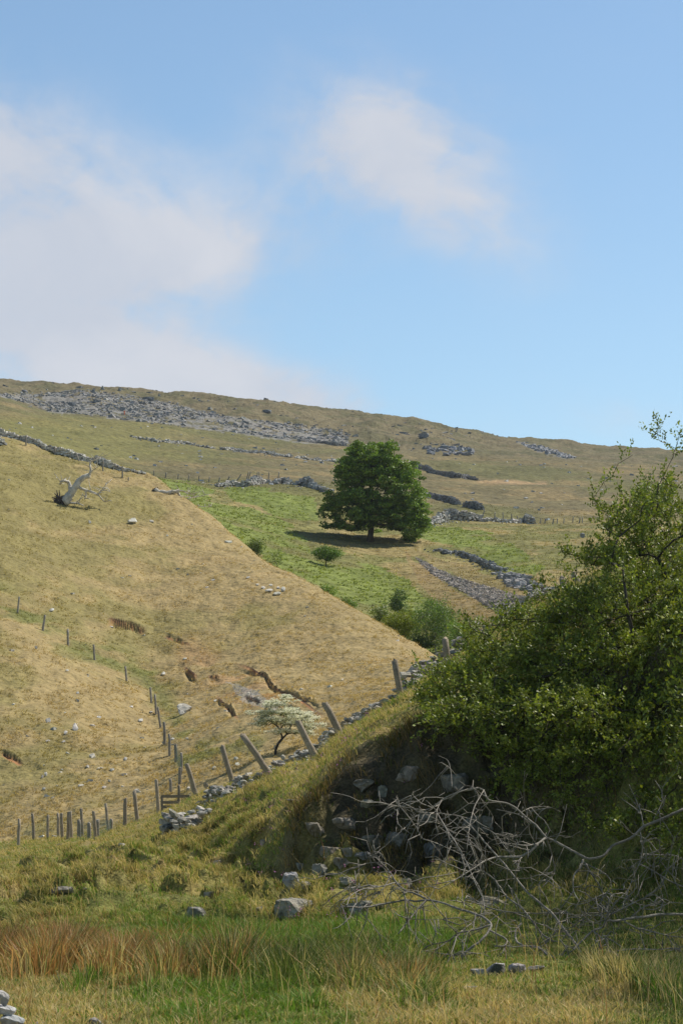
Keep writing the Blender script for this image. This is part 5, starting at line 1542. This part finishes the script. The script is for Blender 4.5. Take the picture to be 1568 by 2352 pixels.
for name, label, dy, main, sides_ in limbsets:
    Yb = lambda u, v: 24.2 + max(0.0, (2190 - v)) * 0.0058 + dy
    pm = d6(main[0])
    r_ = 19.0 / FPX * 0.524
    amp = rng.normal(0, 0.25)
    ph = rng.uniform(0, 6)
    Yf0 = lambda u, v: Yb(u, v) + 0.3 * math.sin(u / 90 + ph)
    B = min((unproj(u, v, Yf0(u, v)) for u, v in pm), key=lambda p: p[2])
    root = empty(name, (B[0], B[1], B[2]))
    mb = MB()
    Q = poly_limb(mb, pm, main[1] * r_, main[2] * r_, DB, Yf0, 4, 0.14, 8)
    mb.build('bough', M_DEAD, root, True)
    for pts, a, b in sides_:
        p_ = d6(pts)
        k0 = rng.normal(0, 0.5); u0, v0 = p_[0]
        Yf = lambda u, v: Yf0(u, v) + k0 * min(1.0, math.hypot(u - u0, v - v0) / 90)
        mb = MB()
        Q2 = poly_limb(mb, p_, a * r_, b * r_, np.array(DB) * rng.uniform(0.8, 1.15), Yf, 4, 0.16, 6)
        for _ in range(3 + len(Q2) // 5):                 # short bare twigs
            k = int(rng.integers(1, len(Q2)))
            T_ = Q2[k] - Q2[k - 1]; T_ /= np.linalg.norm(T_) + 1e-9
            dd = T_ * 0.7 + rng.normal(0, 0.7, 3); dd /= np.linalg.norm(dd)
            L = rng.uniform(0.06, 0.32)
            mid = Q2[k] + dd * L * 0.5 + rng.normal(0, 0.02, 3)
            e = Q2[k] + dd * L + np.array([0, 0, rng.normal(-0.02, 0.05)])
            add_tube(mb, np.array([Q2[k], mid, e]), np.array([0.006, 0.005, 0.003]), 4, DB)
            if rng.random() < 0.5:
                d2_ = dd + rng.normal(0, 0.7, 3)
                add_tube(mb, np.array([mid, mid + d2_ * L * 0.5]), np.array([0.004, 0.0025]), 3, DB)
        for _ in range(2 if len(p_) > 2 else 1):           # long thin whips
            k = int(rng.integers(1, len(Q2)))
            dd = rng.normal(0, 1, 3) * np.array([1, 0.6, 0.55]) + np.array([0, 0, -0.35]); dd /= np.linalg.norm(dd)
            L = rng.uniform(0.35, 0.95); n_ = 6
            W_ = [Q2[k]]
            for _q in range(n_):
                dd = dd + rng.normal(0, 0.28, 3) + np.array([0, 0, -0.05]); dd /= np.linalg.norm(dd)
                W_.append(W_[-1] + dd * L / n_)
                if rng.random() < 0.4:
                    ee = dd + rng.normal(0, 0.8, 3); ee /= np.linalg.norm(ee)
                    add_tube(mb, np.array([W_[-1], W_[-1] + ee * rng.uniform(0.06, 0.22)]), np.array([0.0035, 0.002]), 3, DB)
            add_tube(mb, np.array(W_), np.linspace(0.006, 0.0024, n_ + 1), 4, np.array(DB) * rng.uniform(0.7, 1.2))
        mb.build('side_branch', M_DEAD, root, True)
    tag(root, label, 'dead branch')


# ------------------------------------------------------------------ grass
def blades(P, h, w, col, lean, az, curl=0.5, base_dark=None):
    """one mesh worth of tapered bent blades"""
    n = len(P)
    fa = rng.uniform(0, 2 * PI, n)
    sd_ = np.stack([np.cos(fa), np.sin(fa), 0 * fa], 1) * (w * 0.5)[:, None]
    ld = np.stack([np.cos(az), np.sin(az), 0 * az], 1)
    m1 = P + ld * (lean * h * 0.35)[:, None] + np.array([0, 0, 1]) * (h * 0.55)[:, None]
    tp = P + ld * (lean * h * (0.9 + curl))[:, None] + np.array([0, 0, 1]) * (h * (1 - 0.35 * lean * curl))[:, None]
    V = np.stack([P - sd_, P + sd_, m1 + sd_ * 0.75, m1 - sd_ * 0.75, tp], 1).reshape(-1, 3)
    k = np.arange(n, dtype=np.int32) * 5
    F4 = np.stack([k, k + 1, k + 2, k + 3], 1)
    F3 = np.stack([k + 3, k + 2, k + 4], 1)
    return V, F4, F3, np.repeat(col, 5, axis=0)


def grass(name, label, sets):
    Vs, f4, f3, cs, off = [], [], [], [], 0
    for V, a, b, c in sets:
        Vs.append(V); f4.append(a + off); f3.append(b + off); cs.append(c); off += len(V)
    o = build(name, np.concatenate(Vs), [np.concatenate(f4), np.concatenate(f3)], M_BLADE, None, False, np.concatenate(cs))
    return tag(o, label, kind='stuff')


def tufts(P, nb, spread):
    Q = np.repeat(P, nb, axis=0)
    n = len(Q)
    a = rng.uniform(0, 2 * PI, n); r_ = np.sqrt(rng.random(n)) * np.repeat(np.broadcast_to(spread, (len(P),)), nb)
    Q = Q + np.stack([np.cos(a) * r_, np.sin(a) * r_, np.full(n, -0.015)], 1)
    return Q, a


cS, cO, cG, cR, cD = np.array([0.50, 0.405, 0.19]), np.array([0.265, 0.255, 0.085]), np.array([0.135, 0.235, 0.032]), np.array([0.37, 0.205, 0.088]), np.array([0.10, 0.135, 0.03])


def pick_cols(n, *pairs):
    """random choice between colours; pairs of (weight array, colour)"""
    W = np.stack([np.broadcast_to(w, (n,)) for w, _ in pairs], 1)
    W = np.cumsum(W, 1) / W.sum(1, keepdims=True)
    k = (rng.random(n)[:, None] > W).sum(1)
    return np.array([c for _, c in pairs])[np.minimum(k, len(pairs) - 1)] * rng.uniform(0.75, 1.25, (n, 1))


sets = []
# foreground flat
nT, nb = 34000, 9
P, N_, u_, v_ = GROUND.scatter(nT, lambda u, v, X, Y: (Y < 36) * (Y > 13.5) * (1 - sstep(30, 36, Y)) + 0.0, 0.55)
ru, gr, st_, rs, n_, n2_ = zone_fore(u_, v_, P[:, 0], P[:, 1])
Q, a_ = tufts(P, nb, 0.07)
rep = lambda x: np.repeat(x, nb)
ru, gr, st_, rs = rep(ru), rep(gr), rep(st_), rep(rs)
hgt = (0.05 + 0.15 * ru + 0.06 * gr + 0.035 * st_ + 0.15 * rs) * rng.uniform(0.5, 1.35, len(Q)) * rep(rng.uniform(0.7, 1.3, nT))
col = pick_cols(len(Q), (0.04 + 2.2 * ru, cR), (0.06 + 1.9 * st_ + 0.15 * rs, cS), (0.3, cO * 1.15), (0.3 + 2.4 * gr + 0.15 * rs, cG), (0.12 + 1.8 * rs + 0.3 * ru, cD))
sets.append(blades(Q, hgt, rng.uniform(0.006, 0.013, len(Q)), col, rng.uniform(0.1, 0.75, len(Q)), a_ + rng.normal(0, 0.6, len(Q)), 0.5))
# tall seed stems
P, N_, u_, v_ = GROUND.scatter(800, lambda u, v, X, Y: (Y < 34) * (Y > 15) * 1.0, 0.6)
sets.append(blades(P, rng.uniform(0.25, 0.6, len(P)), rng.uniform(0.004, 0.007, len(P)), pick_cols(len(P), (1, cS * 1.1), (0.3, cR)), rng.uniform(0.05, 0.5, len(P)), ang(len(P)), 0.4))
# bank
nT, nb = 40000, 8
P, N_, u_, v_ = GROUND.scatter(nT, lambda u, v, X, Y: (Y >= 29) * (Y < 104) * (0.15 + 2 * sstep(0.4, 0.7, fbm(X * 2.2, Y * 1.5, 26, 2))) * (1 - 0.4 * sstep(620, 760, u) * (Y < 36.5) * (Y > 32.5)), 0.85)
bk = fbm(P[:, 0] * 0.7, P[:, 1] * 0.45, 84, 4); bk2 = fbm(P[:, 0] * 2.3, P[:, 1] * 1.6, 92, 3)
Q, a_ = tufts(P, nb, 0.09 + 0.001 * P[:, 1])
up_ = rep(sstep(60, 90, P[:, 1]))
sg = rep(sstep(0.42, 0.62, 0.5 * bk + 0.5 * bk2))
hgt = rep(0.06 + 0.10 * sstep(0.4, 0.7, bk2)) * rng.uniform(0.5, 1.3, len(Q))
col = pick_cols(len(Q), (0.2 + 0.9 * sg, cS), (0.85, cO), (0.4 * (1 - sg) + 0.08, cG * 1.05), (0.12, cD))
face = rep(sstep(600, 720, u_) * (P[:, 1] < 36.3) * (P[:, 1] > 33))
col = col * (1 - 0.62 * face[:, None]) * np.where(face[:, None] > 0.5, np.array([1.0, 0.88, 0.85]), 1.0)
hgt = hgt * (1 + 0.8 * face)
down = np.full(len(Q), -PI / 2 - 0.5) + rng.normal(0, 0.9, len(Q))
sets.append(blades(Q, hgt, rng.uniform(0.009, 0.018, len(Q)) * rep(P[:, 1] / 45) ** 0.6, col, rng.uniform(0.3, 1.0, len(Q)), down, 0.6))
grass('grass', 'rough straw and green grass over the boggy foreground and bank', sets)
# hillside
def off_scar(u, v):
    k = np.ones(len(u))
    for dv, H, dep, end in scar_masks(u, v):
        k *= 1 - (end > 0.1) * (dv > -2.0) * (dv < H * 1.3)
    return k


nT, nb = 52000, 4
P, N_, u_, v_ = HILL.scatter(nT, lambda u, v, X, Y: off_scar(u, v) * (0.1 + 1.6 * sstep(0.35, 0.65, fbm(X / 1.5, Y / 2.0, 93, 3))), 0.9)
ch = col_hill(u_, v_, P[:, 0], P[:, 1])
Q, a_ = tufts(P, nb, 0.15)
hgt = rep(rng.uniform(0.06, 0.17, nT)) * rng.uniform(0.6, 1.3, len(Q))
col = np.repeat(ch, nb, axis=0) * rng.uniform(1.05, 1.45, (len(Q), 1)) * np.array([1.0, 1.02, 1.08])
grass('grass', 'dry tussocky grass over the tan hillside', [blades(Q, hgt, rng.uniform(0.03, 0.06, len(Q)), col, rng.uniform(0.4, 1.1, len(Q)), rng.normal(-PI / 2, 0.9, len(Q)), 0.6)])
# valley side: bracken and rough grass
P, N_, u_, v_ = MOOR.scatter(26000, lambda u, v, X, Y: (Y < 345) * 1.0, 0.9)
cm = col_moor(u_, v_, P[:, 0], P[:, 1])
gsel = cm[:, 1] > cm[:, 0] * 1.02
nb = 4
Q, a_ = tufts(P, nb, 0.3)
hgt = np.repeat(np.where(gsel, 0.2, 0.16), nb) * rng.uniform(0.5, 1.3, len(Q))
col = np.repeat(cm * np.where(gsel, 1.4, 1.25)[:, None], nb, axis=0) * rng.uniform(0.75, 1.3, (len(Q), 1))
grass('bracken', 'bright green bracken and rough grass on the valley side', [blades(Q, hgt, np.repeat(np.where(gsel, 0.16, 0.09), nb) * rng.uniform(0.7, 1.3, len(Q)), col, rng.uniform(0.3, 1.0, len(Q)), ang(len(Q)), 0.6)])


def tussock(name, label, u, v, w, h, n, cols, group=None, lean=0.55, cat='rush clump'):
    P = GROUND.at(u, v); s = P[1] / FPX
    W, H = w * s, h * s
    c = rng.normal(0, 1, (n, 2)); c = c / np.maximum(1, np.linalg.norm(c, axis=1))[:, None] * rng.random((n, 1)) ** 0.5
    Q = np.stack([c[:, 0] * W * 0.42 + rng.normal(0, 0.05, n), c[:, 1] * 1.1 + rng.normal(0, 0.55, n), np.full(n, -0.03)], 1)
    Q[:, 2] += np.array([GROUND.z(P[0] + a, P[1] + b) for a, b in Q[:, :2]]) - P[2]
    az = np.arctan2(c[:, 1], c[:, 0]) + rng.normal(0, 0.5, n)
    le = np.linalg.norm(c, axis=1) * lean * 0.6 * rng.uniform(0.2, 1.9, n) + rng.uniform(0.0, 0.3, n)
    V, a, b, cc = blades(Q, H * rng.uniform(0.3, 1.15, n), rng.uniform(0.007, 0.014, n), pick_cols(n, *cols) * rng.uniform(0.6, 1.3, (n, 1)), le, az, 0.25)
    o = build(name, V, [a, b], M_BLADE, None, False, cc)
    o.location = P
    return tag(o, label, cat, group)


GR = 'rush clumps on the boggy foreground'
tussock('rush_clump', 'big orange brown rush clump on the left of the foreground, brightest orange', 120, 2225, 170, 110, 1500, ((1.3, cR * 1.12), (0.5, cS), (0.5, cD)), GR)
tussock('rush_clump', 'orange brown rushes just right of the big orange clump, shorter and paler', 265, 2232, 150, 92, 1200, ((1, cR), (0.5, cS), (0.4, cD)), GR)
tussock('rush_clump', 'rust brown rushes cut by the left edge of the photo', -5, 2205, 90, 84, 900, ((1, cR * 0.85), (0.3, cD)), GR)
tussock('rush_clump', 'dull brown and green rushes in the middle left of the foreground', 400, 2240, 160, 90, 1100, ((0.7, cR), (0.5, cS), (0.8, cD)), GR)
tussock('rush_clump', 'dark green rush clump with brown tips near the middle of the foreground', 525, 2248, 140, 110, 1200, ((0.5, cR), (0.35, cS), (1.4, cD * 0.8)), GR)
tussock('rush_clump', 'dark green rush clump right of the brown tipped one', 660, 2255, 150, 96, 1100, ((0.2, cS), (1.6, cD * 0.85)), GR)
tussock('rush_clump', 'olive rushes left of the dead branches, with straw stalks', 810, 2262, 170, 86, 1000, ((0.5, cS), (1.2, cD), (0.2, cR)), GR)
tussock('rush_clump', 'brownish rushes touching the lowest dead branch', 930, 2265, 140, 74, 1300, ((0.5, cS), (0.7, cD), (0.5, cR)), GR)
tussock('rush_clump', 'small spiky bright green clump in front of the orange rushes', 198, 2262, 70, 52, 420, ((1.6, cG), (0.3, cD)), GR)
tussock('rush_clump', 'pale straw tussock on the dark right foreground, under the willow', 1425, 2250, 130, 80, 1100, ((1, cS), (0.6, cD)), GR)
tussock('rush_clump', 'green and straw tussock in the lower right corner', 1530, 2290, 130, 90, 1000, ((0.7, cS), (0.8, cG)), GR)

# thyme and small flowers
P, N_, u_, v_ = GROUND.scatter(200, lambda u, v, X, Y: (Y > 29) * (Y < 66) * ((u > 560) & (u < 1060)) * sstep(0.5, 0.66, fbm(X * 0.9, Y * 0.6, 99, 3)) + 1e-6, 0.9)
mb = MB()
for p in P:
    m = 4
    leafquads(mb, p + rng.normal(0, 0.02, (m, 3)) + np.array([0, 0, rng.uniform(0.12, 0.24)]), 0.024, 0.02, leafcol(m, (0.42, 0.18, 0.36), 0.2, 0), 0.6)
tag(mb.build('flowers', M_PETAL), 'tiny purple flowers dotted over the rocky bank', kind='stuff')


# ------------------------------------------------------------------ thin summer haze
hz = bpy.data.materials.new('haze')
hz.use_nodes = True
hn = hz.node_tree.nodes; hn.clear()
ho = hn.new('ShaderNodeOutputMaterial'); hv = hn.new('ShaderNodeVolumePrincipled')
hv.inputs['Color'].default_value = (0.82, 0.88, 1.0, 1)
hv.inputs['Density'].default_value = 0.00007
hv.inputs['Anisotropy'].default_value = 0.2
hz.node_tree.links.new(hv.outputs[0], ho.inputs['Volume'])
X_, Y0, Y1, Z0, Z1 = 1400, -60, 1500, -11, 190
o = build('haze', [(x, y, z) for z in (Z0, Z1) for y in (Y0, Y1) for x in (-X_, X_)], [[[0, 2, 3, 1], [4, 5, 7, 6], [0, 1, 5, 4], [2, 6, 7, 3], [0, 4, 6, 2], [1, 3, 7, 5]]], hz)
tag(o, 'thin pale haze over the far moor', kind='stuff')
